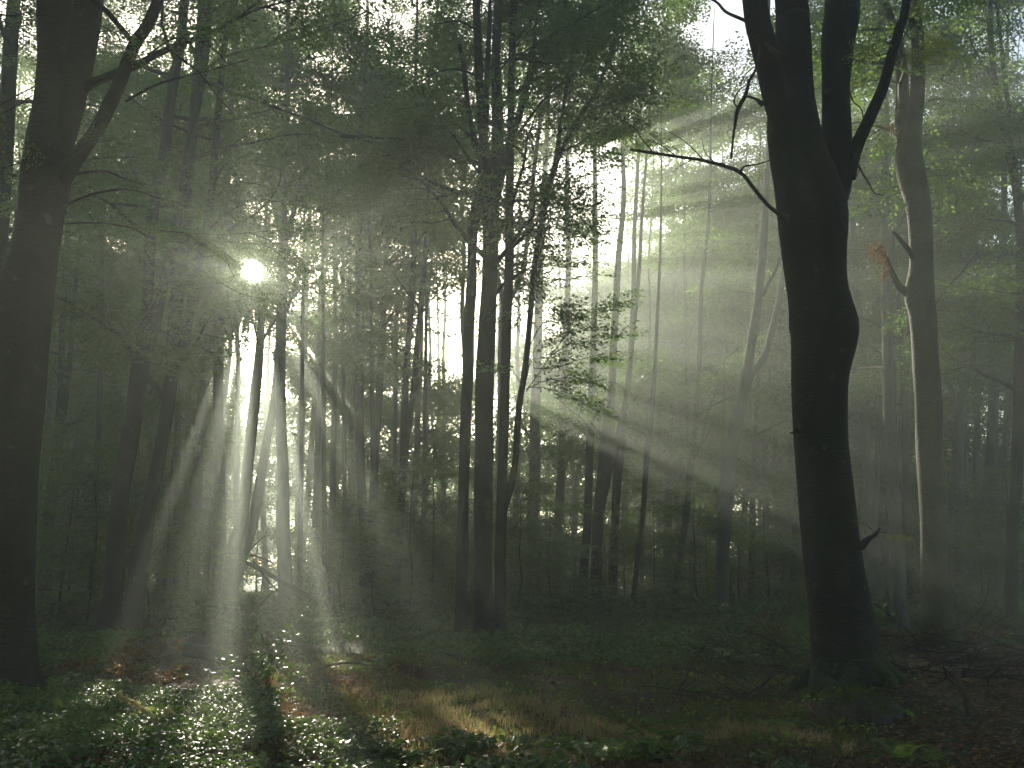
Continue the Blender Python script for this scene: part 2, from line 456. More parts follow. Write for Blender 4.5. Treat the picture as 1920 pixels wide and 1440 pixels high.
# ---- the trees the photograph shows one by one (pixel outlines turned into places and sizes)
CR = (7, 20, 16, 4.2, 1.0)
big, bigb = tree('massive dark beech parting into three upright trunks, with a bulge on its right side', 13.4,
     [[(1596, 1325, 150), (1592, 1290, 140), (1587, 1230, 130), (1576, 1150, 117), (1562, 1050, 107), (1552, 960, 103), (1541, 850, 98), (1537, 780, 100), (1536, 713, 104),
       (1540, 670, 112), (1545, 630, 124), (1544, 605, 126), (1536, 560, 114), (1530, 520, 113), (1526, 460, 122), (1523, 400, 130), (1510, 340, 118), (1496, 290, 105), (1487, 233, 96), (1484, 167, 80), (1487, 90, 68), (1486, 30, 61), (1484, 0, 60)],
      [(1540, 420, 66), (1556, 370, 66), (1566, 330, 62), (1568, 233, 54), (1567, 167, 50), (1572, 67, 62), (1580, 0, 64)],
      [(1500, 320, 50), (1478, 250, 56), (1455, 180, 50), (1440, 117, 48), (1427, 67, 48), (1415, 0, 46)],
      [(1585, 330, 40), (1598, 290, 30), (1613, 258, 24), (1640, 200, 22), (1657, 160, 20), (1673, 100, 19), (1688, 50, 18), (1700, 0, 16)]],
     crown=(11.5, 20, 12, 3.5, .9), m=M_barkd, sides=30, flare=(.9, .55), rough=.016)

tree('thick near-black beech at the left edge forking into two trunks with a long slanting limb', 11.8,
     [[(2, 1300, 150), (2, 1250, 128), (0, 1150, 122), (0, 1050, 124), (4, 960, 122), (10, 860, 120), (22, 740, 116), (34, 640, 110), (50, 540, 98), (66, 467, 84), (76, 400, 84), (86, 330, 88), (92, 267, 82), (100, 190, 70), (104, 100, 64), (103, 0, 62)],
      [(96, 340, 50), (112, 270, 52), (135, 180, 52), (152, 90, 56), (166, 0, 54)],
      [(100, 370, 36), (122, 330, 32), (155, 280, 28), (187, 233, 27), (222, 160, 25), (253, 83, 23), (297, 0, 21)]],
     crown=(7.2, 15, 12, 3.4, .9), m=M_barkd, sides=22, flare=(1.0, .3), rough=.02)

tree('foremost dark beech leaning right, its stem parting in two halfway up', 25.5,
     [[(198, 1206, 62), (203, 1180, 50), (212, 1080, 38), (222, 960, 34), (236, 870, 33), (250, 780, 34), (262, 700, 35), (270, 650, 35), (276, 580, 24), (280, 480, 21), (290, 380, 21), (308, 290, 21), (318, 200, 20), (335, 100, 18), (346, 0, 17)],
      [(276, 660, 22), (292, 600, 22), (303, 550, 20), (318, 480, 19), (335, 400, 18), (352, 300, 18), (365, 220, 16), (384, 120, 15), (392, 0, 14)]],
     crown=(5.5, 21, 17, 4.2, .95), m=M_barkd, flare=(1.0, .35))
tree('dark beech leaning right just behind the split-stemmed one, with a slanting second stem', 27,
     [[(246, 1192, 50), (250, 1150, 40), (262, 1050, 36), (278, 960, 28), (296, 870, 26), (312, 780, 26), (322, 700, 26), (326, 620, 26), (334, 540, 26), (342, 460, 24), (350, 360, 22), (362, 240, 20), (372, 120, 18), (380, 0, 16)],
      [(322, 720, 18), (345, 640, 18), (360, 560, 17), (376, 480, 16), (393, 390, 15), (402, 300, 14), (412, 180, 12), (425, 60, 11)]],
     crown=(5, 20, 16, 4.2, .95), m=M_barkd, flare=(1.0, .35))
tree('straight mid-grey beech left of the clump that stands in the light', 44,
     [[(360, 1142, 28), (362, 1050, 25), (366, 960, 22), (372, 860, 20), (378, 780, 19), (386, 680, 18), (394, 560, 16), (402, 420, 14), (410, 300, 12)]], crown=(6, 22, 14, 4, 1.0), top=24)
tree('beech with a stout foot whose two stems cross the light below the sun', 37,
     [[(428, 1150, 46), (428, 1110, 40), (430, 1070, 34), (440, 1020, 27), (452, 980, 24), (458, 940, 22), (466, 860, 21), (474, 780, 21), (484, 690, 19), (489, 620, 15), (490, 560, 12), (492, 535, 9)],
      [(430, 1110, 30), (452, 1050, 24), (466, 1010, 22), (478, 960, 21), (488, 900, 18), (500, 830, 16), (511, 765, 14), (517, 700, 11), (521, 640, 9)],
      [(486, 650, 7), (500, 625, 6), (516, 600, 5), (528, 570, 4)], [(484, 640, 5), (474, 600, 4), (468, 570, 4)]],
     crown=(9, 20, 9, 3.2, 1.0), top=16, m=M_bark, flare=(1.0, .3))
tree('grey beech standing hard against the stout-footed one on its left side', 38,
     [[(413, 1146, 34), (413, 1080, 28), (412, 1000, 24), (412, 900, 21), (410, 820, 19), (409, 700, 20), (411, 600, 19), (418, 480, 16), (424, 360, 14), (430, 240, 12)]], crown=(8, 22, 12, 3.6, 1.0), top=23)
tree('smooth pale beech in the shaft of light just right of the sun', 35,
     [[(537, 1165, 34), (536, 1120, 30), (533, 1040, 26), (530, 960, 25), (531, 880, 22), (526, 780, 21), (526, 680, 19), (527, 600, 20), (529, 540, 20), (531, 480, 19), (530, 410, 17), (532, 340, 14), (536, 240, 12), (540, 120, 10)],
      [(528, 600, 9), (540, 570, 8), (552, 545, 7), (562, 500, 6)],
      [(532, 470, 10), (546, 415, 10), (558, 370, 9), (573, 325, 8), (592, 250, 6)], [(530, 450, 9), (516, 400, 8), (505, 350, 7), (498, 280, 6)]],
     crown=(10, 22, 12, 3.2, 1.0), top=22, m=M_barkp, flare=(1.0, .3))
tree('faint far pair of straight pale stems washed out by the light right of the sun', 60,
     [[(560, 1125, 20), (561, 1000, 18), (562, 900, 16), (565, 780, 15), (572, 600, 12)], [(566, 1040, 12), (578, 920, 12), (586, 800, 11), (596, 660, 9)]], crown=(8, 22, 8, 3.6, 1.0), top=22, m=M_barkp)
tree('two-stemmed beech forking low down, between the sun and the middle clump', 41,
     [[(687, 1146, 34), (688, 1100, 30), (687, 1040, 28), (683, 985, 20), (678, 930, 18), (676, 860, 17), (674, 760, 17), (675, 660, 17), (675, 580, 15), (673, 480, 13), (675, 360, 12)],
      [(690, 1040, 18), (697, 980, 16), (700, 930, 15), (703, 860, 15), (708, 780, 15), (713, 700, 14), (717, 620, 11), (722, 520, 10), (728, 400, 9)]],
     crown=(6, 22, 15, 3.8, 1.0), top=23, m=M_barkd)
tree('dark slender beech parting into a narrow V, third clear trunk left of the middle clump', 38,
     [[(739, 1158, 26), (742, 1100, 20), (748, 1010, 16), (752, 950, 15), (757, 870, 17), (759, 800, 17), (760, 730, 13), (764, 660, 12), (770, 590, 12), (775, 500, 11), (778, 400, 10)],
      [(761, 830, 13), (769, 780, 13), (776, 730, 12), (781, 660, 11), (789, 580, 11), (796, 500, 10), (801, 420, 9), (806, 320, 8)]],
     crown=(6.5, 21, 14, 3.6, 1.0), top=22, m=M_barkd)
tree('thin grey beech just right of the narrow V-forked one', 50,
     [[(771, 1130, 17), (773, 1040, 14), (776, 950, 13), (781, 860, 12), (784, 760, 11), (790, 640, 9)]], crown=(5, 21, 12, 3.8, 1.0), top=21)
# the middle clump
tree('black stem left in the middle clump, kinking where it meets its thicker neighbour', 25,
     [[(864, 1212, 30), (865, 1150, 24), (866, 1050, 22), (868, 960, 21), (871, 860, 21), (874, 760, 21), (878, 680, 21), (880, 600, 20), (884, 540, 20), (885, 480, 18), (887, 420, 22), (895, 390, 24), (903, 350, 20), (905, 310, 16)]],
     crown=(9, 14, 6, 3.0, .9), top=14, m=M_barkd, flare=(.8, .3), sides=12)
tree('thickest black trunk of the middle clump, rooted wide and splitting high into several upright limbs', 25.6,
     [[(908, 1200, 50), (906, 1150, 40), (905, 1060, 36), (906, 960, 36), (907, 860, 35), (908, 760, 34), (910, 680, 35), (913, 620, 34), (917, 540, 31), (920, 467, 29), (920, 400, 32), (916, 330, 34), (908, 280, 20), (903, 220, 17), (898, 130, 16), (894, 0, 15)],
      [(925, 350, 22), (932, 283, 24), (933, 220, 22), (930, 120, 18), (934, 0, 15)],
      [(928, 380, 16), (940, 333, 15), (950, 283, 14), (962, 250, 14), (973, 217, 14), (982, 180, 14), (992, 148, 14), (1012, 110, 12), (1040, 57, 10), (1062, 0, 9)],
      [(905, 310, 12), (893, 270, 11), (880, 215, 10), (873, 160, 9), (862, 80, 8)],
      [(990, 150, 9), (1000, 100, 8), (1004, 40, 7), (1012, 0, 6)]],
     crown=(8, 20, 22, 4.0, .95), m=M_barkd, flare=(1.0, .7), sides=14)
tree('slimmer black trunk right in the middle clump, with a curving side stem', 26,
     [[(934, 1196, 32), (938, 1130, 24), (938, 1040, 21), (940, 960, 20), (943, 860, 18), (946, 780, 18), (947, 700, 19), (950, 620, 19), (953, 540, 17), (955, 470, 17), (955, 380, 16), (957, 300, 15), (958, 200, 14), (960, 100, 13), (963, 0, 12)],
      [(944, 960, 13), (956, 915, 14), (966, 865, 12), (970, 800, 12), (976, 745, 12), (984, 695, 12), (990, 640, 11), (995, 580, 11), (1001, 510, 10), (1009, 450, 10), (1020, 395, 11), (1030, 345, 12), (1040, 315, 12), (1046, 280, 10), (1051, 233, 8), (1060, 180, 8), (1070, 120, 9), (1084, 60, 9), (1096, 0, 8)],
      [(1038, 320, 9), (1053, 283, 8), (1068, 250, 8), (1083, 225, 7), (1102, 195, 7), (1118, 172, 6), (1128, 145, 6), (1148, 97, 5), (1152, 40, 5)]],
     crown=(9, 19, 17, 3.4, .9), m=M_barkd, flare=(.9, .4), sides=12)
tree('pale grey beech half hidden behind the middle clump, opening into a wide Y', 36,
     [[(950, 1152, 22), (946, 1080, 15), (938, 960, 13), (936, 860, 12), (938, 760, 11), (939, 680, 12), (941, 620, 12), (944, 575, 12), (940, 545, 10), (930, 505, 8), (922, 460, 7), (916, 380, 6)],
      [(944, 585, 11), (958, 560, 10), (972, 532, 9), (981, 505, 9), (986, 470, 9), (992, 430, 8), (997, 395, 8), (999, 340, 9), (1006, 280, 8), (1018, 190, 7)]],
     crown=(11, 20, 8, 3.0, .9), top=20, m=M_barkp)
# right of the clump
tree('broad dim trunk furthest left in the row of far trees right of the middle clump', 47, [[(998, 1138, 26), (998, 1040, 22), (999, 960, 21), (1003, 860, 21), (1003, 780, 20), (1008, 650, 17), (1012, 500, 14)]], crown=(6, 22, 13, 4, 1.0), top=24)
tree('dark trunk standing alone between the broad dim one and the leaning pair', 46, [[(1042, 1140, 22), (1043, 1040, 18), (1048, 960, 17), (1053, 870, 16), (1055, 780, 15), (1060, 650, 13), (1066, 480, 11)]], crown=(6, 22, 13, 3.6, 1.0), top=23)
tree('dark trunk leaning slightly right, left one of the close dark pair', 41, [[(1092, 1152, 22), (1094, 1080, 17), (1100, 1000, 16), (1103, 940, 15), (1105, 860, 16), (1108, 780, 15), (1112, 660, 13), (1116, 500, 11)]], crown=(6.5, 20, 12, 3.6, 1.0), top=22, m=M_barkd)
tree('thicker dark trunk widening upward, right one of the close dark pair', 40, [[(1117, 1156, 26), (1118, 1080, 22), (1120, 1000, 21), (1124, 950, 24), (1134, 880, 28), (1139, 820, 26), (1146, 740, 16), (1152, 620, 14), (1160, 480, 11)], [(1128, 930, 12), (1146, 870, 13), (1160, 815, 12), (1175, 740, 10), (1186, 640, 8)]], crown=(6.5, 21, 14, 3.6, 1.0), top=23, m=M_barkd)
tree('grey-green trunk right behind the close dark pair', 43, [[(1148, 1150, 20), (1150, 1060, 18), (1154, 960, 16), (1160, 870, 17), (1168, 800, 15), (1180, 700, 12), (1188, 560, 10)]], crown=(6, 21, 11, 3.6, 1.0), top=22, m=M_barkd)
tree('very slim dark stem leaning right beyond the grey-green trunk', 39, [[(1186, 1158, 14), (1192, 1080, 10), (1200, 1010, 10), (1207, 950, 10), (1211, 880, 10), (1218, 820, 9), (1226, 720, 8), (1232, 600, 6)]], crown=(5.5, 16, 9, 3, .95), top=17, m=M_barkd)
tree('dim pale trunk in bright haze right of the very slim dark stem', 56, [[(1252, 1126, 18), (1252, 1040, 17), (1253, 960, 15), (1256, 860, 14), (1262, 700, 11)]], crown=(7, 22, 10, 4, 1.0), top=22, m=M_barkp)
tree('crooked dark stem leaning right, left of the sunstruck forked beech', 41, [[(1263, 1154, 17), (1268, 1090, 13), (1278, 1020, 13), (1287, 960, 14), (1291, 910, 13), (1298, 850, 12), (1306, 780, 10), (1312, 660, 9)]], crown=(5, 18, 12, 3.4, 1.0), top=19, m=M_barkd)
tree('sunstruck beech whose leaning trunk forks in two beside the massive right-hand tree', 34,
     [[(1353, 1172, 34), (1354, 1120, 28), (1356, 1040, 26), (1359, 960, 28), (1366, 890, 27), (1375, 830, 25), (1384, 780, 25), (1394, 730, 23), (1403, 680, 18), (1411, 630, 18), (1419, 580, 16), (1425, 520, 16), (1431, 460, 15), (1436, 380, 12), (1440, 300, 11), (1446, 180, 9)],
      [(1392, 750, 16), (1408, 700, 16), (1422, 685, 15), (1438, 655, 13), (1447, 620, 12), (1458, 575, 11), (1467, 530, 10), (1474, 470, 9), (1480, 400, 8)],
      [(1430, 555, 8), (1442, 530, 7), (1453, 510, 6), (1463, 485, 6)]],
     crown=(11, 21, 10, 3.2, 1.0), top=22, m=M_bark, flare=(.9, .3), sides=12)
tree('thin straight dark pole of a beech just right of the sunstruck forked one', 42, [[(1408, 1146, 15), (1410, 1060, 12), (1411, 960, 11), (1414, 880, 10), (1417, 780, 9), (1422, 660, 7)]], crown=(4, 16, 11, 3, 1.0), top=17, m=M_barkd)
tree('slim dark trunk close to the left side of the massive tree', 45, [[(1486, 1146, 15), (1488, 1060, 13), (1492, 990, 13), (1496, 900, 11), (1500, 780, 9)]], crown=(7, 19, 9, 3, 1.0), top=20, m=M_barkd)
tree('moss-edged dark beech right of the massive one, with a broken stub and a notched fork', 21,
     [[(1764, 1226, 84), (1762, 1190, 64), (1757, 1130, 54), (1751, 1050, 48), (1748, 960, 46), (1745, 880, 49), (1742, 800, 50), (1738, 713, 49), (1733, 647, 46), (1730, 590, 48), (1725, 550, 52), (1728, 500, 42), (1726, 440, 42), (1720, 380, 46), (1710, 330, 52), (1704, 285, 50), (1712, 240, 34), (1719, 190, 28), (1721, 100, 26), (1714, 20, 22), (1712, -30, 20)],
      [(1698, 300, 24), (1691, 235, 24), (1692, 180, 24), (1690, 120, 20), (1680, 60, 16), (1660, 0, 13)],
      [(1722, 570, 26), (1700, 548, 17), (1686, 538, 13), (1672, 510, 11), (1660, 482, 10), (1652, 464, 10)],
      [(1722, 500, 14), (1704, 470, 11), (1690, 452, 8), (1674, 434, 6)]],
     crown=(9.5, 20, 14, 3.6, .95), m=M_moss_bark, flare=(1.0, .35), sides=14, top=22)
tree('tall dim trunk seen through the haze between the massive tree and the moss-edged one', 30, [[(1686, 1186, 36), (1684, 1120, 30), (1681, 1040, 28), (1678, 960, 26), (1673, 860, 24), (1668, 760, 24), (1666, 660, 24), (1664, 540, 22), (1662, 400, 20), (1660, 240, 17)]], crown=(7, 21, 14, 3.6, .95), top=23, m=M_bark)
tree('narrow dark stem pressed against the right of the tall dim trunk', 38, [[(1708, 1166, 18), (1707, 1080, 14), (1704, 980, 14), (1698, 860, 12), (1694, 760, 11), (1690, 640, 9)]], crown=(7, 18, 8, 3, 1.0), top=19, m=M_barkd)
tree('green-tinged trunk dividing low into a V just right of the massive tree', 40, [[(1642, 1150, 38), (1641, 1100, 34), (1638, 1050, 26), (1634, 980, 24), (1628, 900, 20), (1622, 800, 18), (1618, 660, 15)], [(1650, 1090, 18), (1664, 1040, 14), (1672, 980, 13), (1680, 900, 12), (1690, 800, 10)]], crown=(6, 21, 14, 3.8, 1.0), top=22)
tree('beech whose trunk opens into a clear Y, right of the moss-edged tree', 43, [[(1801, 1146, 24), (1800, 1060, 20), (1800, 960, 20), (1797, 870, 18), (1800, 790, 20), (1803, 750, 18), (1814, 715, 11), (1823, 680, 10), (1828, 620, 9), (1830, 540, 8)], [(1800, 765, 14), (1786, 735, 10), (1775, 714, 9), (1764, 690, 7), (1757, 650, 6)]], crown=(8, 20, 11, 3.2, 1.0), top=21)
tree('slim grey trunk between the Y-shaped beech and the wide trunk near the right edge', 52, [[(1835, 1130, 18), (1834, 1040, 15), (1832, 960, 13), (1830, 860, 12), (1836, 720, 10)]], crown=(7, 21, 9, 3.6, 1.0), top=21)
tree('wide dim trunk near the right edge, bending as it rises', 46, [[(1868, 1142, 32), (1866, 1080, 28), (1862, 1010, 30), (1855, 950, 30), (1858, 880, 25), (1862, 780, 20), (1864, 640, 17), (1876, 500, 14)], [(1868, 900, 14), (1880, 850, 13), (1892, 790, 11), (1902, 700, 9)]], crown=(6, 22, 14, 3.8, 1.0), top=23)
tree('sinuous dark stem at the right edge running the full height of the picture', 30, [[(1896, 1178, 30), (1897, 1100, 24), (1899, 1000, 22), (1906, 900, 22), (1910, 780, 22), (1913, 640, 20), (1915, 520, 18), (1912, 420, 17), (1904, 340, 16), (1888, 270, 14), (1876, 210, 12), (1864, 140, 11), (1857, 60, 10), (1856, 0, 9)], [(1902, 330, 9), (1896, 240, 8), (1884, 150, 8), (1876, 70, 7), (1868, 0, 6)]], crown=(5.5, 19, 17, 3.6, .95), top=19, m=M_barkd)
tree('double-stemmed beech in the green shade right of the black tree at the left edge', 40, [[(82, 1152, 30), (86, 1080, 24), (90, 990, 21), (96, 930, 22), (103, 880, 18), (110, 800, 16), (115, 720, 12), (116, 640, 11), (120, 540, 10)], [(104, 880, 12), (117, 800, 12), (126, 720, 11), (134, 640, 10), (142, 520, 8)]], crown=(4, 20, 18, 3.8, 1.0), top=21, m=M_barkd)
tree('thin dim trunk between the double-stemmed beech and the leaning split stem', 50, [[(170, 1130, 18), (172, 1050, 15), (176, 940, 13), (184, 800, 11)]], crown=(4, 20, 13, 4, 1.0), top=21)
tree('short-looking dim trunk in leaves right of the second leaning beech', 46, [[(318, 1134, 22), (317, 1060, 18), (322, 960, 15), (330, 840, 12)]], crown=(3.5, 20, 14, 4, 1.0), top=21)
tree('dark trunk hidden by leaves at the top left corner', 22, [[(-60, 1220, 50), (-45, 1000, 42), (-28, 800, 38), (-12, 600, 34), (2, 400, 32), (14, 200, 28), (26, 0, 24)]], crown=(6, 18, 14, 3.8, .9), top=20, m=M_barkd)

# slim pale trees far back in the bright haze, and the green wood at both sides
ZONES = [(-9e9, 190, 'between the left edge tree and the leaning trunks'), (190, 400, 'behind the two leaning trunks'), (400, 600, 'behind the stems below and beside the sun'), (600, 720, 'behind the low-forked beech right of the sun'),
         (720, 850, 'behind the narrow V-forked trunk'), (850, 1000, 'behind the middle clump'), (1000, 1110, 'behind the broad dim trunk right of the middle clump'), (1110, 1250, 'behind the close dark pair'), (1250, 1380, 'left of the sunstruck forked beech'),
         (1380, 1500, 'between the sunstruck forked beech and the massive one'), (1500, 1680, 'just right of the massive tree'), (1680, 1780, 'behind the moss-edged trunk'), (1780, 1880, 'behind the Y-shaped beech'), (1880, 9e9, 'at the right edge')]


def zone(px): return [z for a, b, z in ZONES if a <= px < b][0]


def far_label(px, D, wd, forked=False):
    return f"{'dim leafy' if D < 46 else 'hazy' if D < 60 else 'faint' if D < 76 else 'palest'} {'slim' if wd * D / F < .30 else 'stouter'} {'forked' if forked else 'straight'} beech far {zone(px)}"


GRP = 'slim hazy beeches far back'
LBL = 'slim hazy beech far back among many others beyond the named trunks'
fr = np.random.default_rng(42)


def in_fan(px, D):
    u = (at(px, 1000, D) - CAM) @ sR
    return 8.0 < u < 19 and D > 44


fill = [(1272, 58, 10), (1284, 62, 9), (1383, 56, 12), (1436, 58, 12), (1452, 66, 11), (1470, 62, 13), (1236, 66, 8), (1180, 64, 10), (1078, 62, 10), (1072, 70, 8), (960, 56, 12), (835, 60, 10), (822, 68, 9), (800, 58, 9), (640, 62, 12), (655, 70, 9), (600, 58, 12),
        (1610, 58, 14), (1655, 54, 12), (1720, 62, 12), (1780, 58, 10), (1822, 66, 12), (1880, 60, 14), (1330, 64, 10), (1300, 60, 8), (500, 62, 10), (300, 58, 12), (140, 60, 14), (60, 62, 14), (230, 64, 12), (385, 58, 12), (1015, 66, 9), (900, 64, 9), (725, 62, 10)]
for px, D, wd in fill:
    b = project(np.array([[*(at(px, 1100, D)[:2]), 0.0]]))[1][0]
    ln = fr.normal(8, 16); k = fr.normal(0, 6)
    yy = [b + 8, b - 90, b - 220, b - 380]
    st = [[(px, yy[0], wd * 1.5), (px + ln * .2 + k * .5, yy[1], wd * 1.15), (px + ln * .5 + k, yy[2], wd), (px + ln, yy[3], wd * .8)]]
    if fr.random() < .5:
        s_ = fr.choice([-1, 1]); x0 = px + ln * .5 + k
        st.append([(x0, yy[2] + 10, wd * .6), (x0 + s_ * 16, yy[2] - 50, wd * .6), (x0 + s_ * 26 + ln * .3, yy[3] - 20, wd * .4)])
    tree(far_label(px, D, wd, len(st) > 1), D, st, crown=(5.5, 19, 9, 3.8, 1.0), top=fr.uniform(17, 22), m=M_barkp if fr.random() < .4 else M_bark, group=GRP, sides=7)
for i in range(44):
    side = i % 2
    D = fr.uniform(50, 100); px = fr.uniform(-260, 330) if side == 0 else fr.uniform(1560, 2200)
    if i % 8 >= 6: px = fr.uniform(620, 1500); D = fr.uniform(66, 80)
    if abs(px - 474) < 25 or in_fan(px, D): continue
    b = project(np.array([[*(at(px, 1100, D)[:2]), 0.0]]))[1][0]; wd = fr.uniform(.28, .5) * F / D
    ln = fr.normal(0, 14)
    tree(far_label(px, D, wd), D, [[(px, b + 6, wd * 1.3), (px + ln * .4, b - 100, wd), (px + ln, b - 260, wd * .8)]], crown=(4, 20, 11, 4.4, 1.05), top=fr.uniform(18, 23), group=GRP, sides=6)

for i, (px, D) in enumerate([(345, 47), (440, 52), (585, 50), (620, 44), (650, 52), (735, 46), (815, 50), (860, 42), (990, 52), (1030, 55), (1128, 52), (1200, 50), (1300, 50), (1345, 52), (1560, 46), (1590, 52), (1630, 50), (1700, 48), (1760, 52), (1815, 50), (1850, 56), (1920, 52), (-60, 40), (30, 44), (200, 52), (270, 48)]):
    if in_fan(px, D): continue
    b = project(np.array([[*(at(px, 1100, D)[:2]), 0.0]]))[1][0]; wd = fr.uniform(.22, .36) * F / D; ln = fr.normal(6, 12)
    tree(far_label(px, D, wd), D, [[(px, b + 6, wd * 1.3), (px + ln * .3, b - 120, wd), (px + ln * .7, b - 300, wd * .85), (px + ln, b - 460, wd * .7)]], crown=(12, 20, 6, 4.4, 1.1), top=fr.uniform(18, 22), group=GRP, sides=7)
for i in range(46):
    px = fr.uniform(60, 455) if i % 2 else fr.uniform(930, 1600)
    if i % 9 == 0: px = fr.uniform(560, 900)
    D = fr.uniform(58, 92)
    if in_fan(px, D): continue
    b = project(np.array([[*(at(px, 1100, D)[:2]), 0.0]]))[1][0]; wd = fr.uniform(.2, .34) * F / D; ln = fr.normal(4, 10)
    tree(far_label(px, D, wd), D, [[(px, b + 6, wd * 1.3), (px + ln * .4, b - 120, wd), (px + ln, b - 290, wd * .8)]], crown=(7.5, 17, 12, 4.4, 1.15), top=fr.uniform(15, 19), group=GRP, sides=6)
for i in range(64):
    D = fr.uniform(80, 112); px = -60 + 2040 * (i + fr.random()) / 64
    if (1270 < px < 1510 or 540 < px < 660) and i % 4: continue
    b = project(np.array([[*(at(px, 1100, D)[:2]), 0.0]]))[1][0]; wd = fr.uniform(.16, .3) * F / D; ln = fr.normal(2, 6)
    tree(far_label(px, D, wd), D, [[(px, b + 4, wd * 1.3), (px + ln * .4, b - 60, wd), (px + ln, b - 150, wd * .8)]], crown=(1.2, 7.5, 9, 3.8, 1.2), top=fr.uniform(8, 10), group=GRP, sides=6, tmin=200)
for px, D in [(170, 38), (255, 42), (330, 36), (440, 44), (560, 40), (610, 36), (650, 44), (705, 38), (790, 42), (60, 40)]:
    b = project(np.array([[*(at(px, 1100, D)[:2]), 0.0]]))[1][0]; wd = fr.uniform(.16, .24) * F / D; ln = fr.normal(6, 10)
    tree(far_label(px, D, wd), D, [[(px, b + 6, wd * 1.3), (px + ln * .3, b - 140, wd), (px + ln * .7, b - 380, wd * .85), (px + ln, b - 620, wd * .6)]], crown=(12.5, 20, 4, 3.8, 1.0), top=fr.uniform(17, 20), group=GRP, sides=7)
# ---- the wood goes on behind and beside the camera
for i, (x, y) in enumerate([(-7, -3), (-2.5, -7), (3.5, -5), (8, -1), (-11, 4), (12, 5), (0.5, -12), (10, -9), (-9, -10), (16, 12), (-15, 11)]):
    rng = np.random.default_rng(900 + i); wood = MB(); S_ = []; h = rng.uniform(20, 25); g = float(hgt(x, y)); base = np.array([x, y, g])
    P = np.array([[x + rng.normal(0, .15), y + rng.normal(0, .15), g - .3 + h * f, .34 * (1 - .85 * f)] for f in np.linspace(0, 1, 8)]); tube(wood, catmull(P, 3), 10, .03, i, (1, .4))
    for k in range(26):
        z = 6.5 + (h - 7) * k / 26; o = np.array([np.interp(z + g, P[:, 2], P[:, 0]), np.interp(z + g, P[:, 2], P[:, 1]), z + g])
        grow_limb(wood, S_, o, rng.uniform(0, 6.28), rng.uniform(.1, .7), 4.6 * rng.uniform(.6, 1.1), .08, rng, subs=6, per=4, sz=1.2)
    root = empty('beech_tree', base); tag(root, 'beech standing behind or beside the camera, outside the picture', 'tree', 'beeches outside the picture')
    wood.build('trunk', M_bark, root, base); lf = MB(); place_sprays(lf, S_, T_far, tilt=.4, rng=rng, wide=True); lf.build('crown', M_leaf, root, base, smooth=False)

# ---- understorey: young beeches with layered leaves
def sapling(label, px, D, h, n, ll=1.6, sz=.8, group=None, z0=.5, m=M_leaf, lean=0.0, tmin=30):
    rng = np.random.default_rng(int(px * 7 + D * 3)); b = at(px, 1100, D); g = float(hgt(b[0], b[1])); base = np.array([b[0], b[1], g])
    wood = MB(); S_ = []
    P = np.array([[b[0] + lean * f * h + rng.normal(0, .04), b[1] + rng.normal(0, .04), g - .1 + h * f, (.012 + .008 * h) * (1 - .8 * f)] for f in np.linspace(0, 1, 7)])
    tube(wood, catmull(P, 3), 6)
    for k in range(n):
        z = z0 + (h - z0) * (k + rng.random()) / n; f = z / h
        o = np.array([np.interp(z + g, P[:, 2], P[:, 0]), np.interp(z + g, P[:, 2], P[:, 1]), z + g])
        grow_limb(wood, S_, o, rng.uniform(0, 6.28), rng.uniform(-.05, .35), ll * (1.15 - .75 * f) * rng.uniform(.6, 1.2), .012, rng, subs=3, per=3, sz=sz, sides=3, droop=.03)
    root = empty('young_beech', base); tag(root, label, 'young tree', group)
    wood.build('stem', M_twig, root, base)
    lf = MB(); place_sprays(lf, S_, T_near if D < 20 else T_mid if D < 50 else T_far, tilt=.12 if D < 50 else .5, tmin=tmin, rng=rng); lf.build('foliage', m, root, base, smooth=False)


SG = 'young beeches in the understorey'
SL = 'young beech with thin stem and flat layered leaves in the understorey'
for px, D, h, n, ll in [(640, 36, 4.2, 15, 1.5), (600, 40, 3.2, 10, 1.4), (700, 33, 3.0, 12, 1.5), (770, 34, 5.2, 18, 1.8), (810, 37, 6.5, 18, 1.9), (830, 42, 4, 10, 1.6), (975, 34, 4.6, 16, 1.7), (1030, 36, 4.0, 14, 1.6), (1075, 42, 4.5, 14, 1.6), (1170, 43, 5.0, 14, 1.7),
                        (1230, 42, 4.5, 13, 1.7), (1305, 37, 5.0, 14, 1.7), (1325, 43, 4.5, 12, 1.7), (1385, 38, 3.6, 12, 1.6), (1440, 40, 5.0, 16, 1.8), (1470, 42, 3.2, 10, 1.5), (1660, 42, 3.0, 10, 1.5), (1785, 37, 4.0, 12, 1.6), (1840, 40, 4.2, 13, 1.6), (1905, 36, 5.5, 14, 1.8),
                        (120, 33, 6.5, 22, 2.1), (60, 36, 7.0, 20, 2.1), (170, 30, 5.2, 20, 2.0), (240, 35, 5.6, 18, 2.0), (310, 33, 6.2, 22, 2.0), (280, 29, 3.8, 14, 1.6), (350, 36, 5.0, 16, 1.8), (390, 42, 4.2, 12, 1.7), (490, 44, 3.0, 9, 1.3), (560, 45, 3.6, 10, 1.4), (1135, 45, 6.5, 14, 1.9), (1010, 44, 6, 14, 1.9), (20, 30, 4.2, 14, 1.8), (1550, 44, 5, 12, 1.8), (130, 44, 8, 18, 2.2), (215, 46, 8, 18, 2.2), (330, 48, 8, 18, 2.2),
                        (700, 45, 5.5, 12, 1.8), (760, 48, 6, 12, 1.8), (885, 44, 5, 12, 1.6), (1370, 48, 6.5, 14, 1.8), (1880, 46, 6.5, 14, 1.9), (1740, 46, 6, 14, 1.8)]:
    sapling(f"{'tall' if h > 6 else 'low' if h < 4 else 'middling'} young beech with layered leaves {zone(px)}", px, D, h, n, ll, .85, SG)

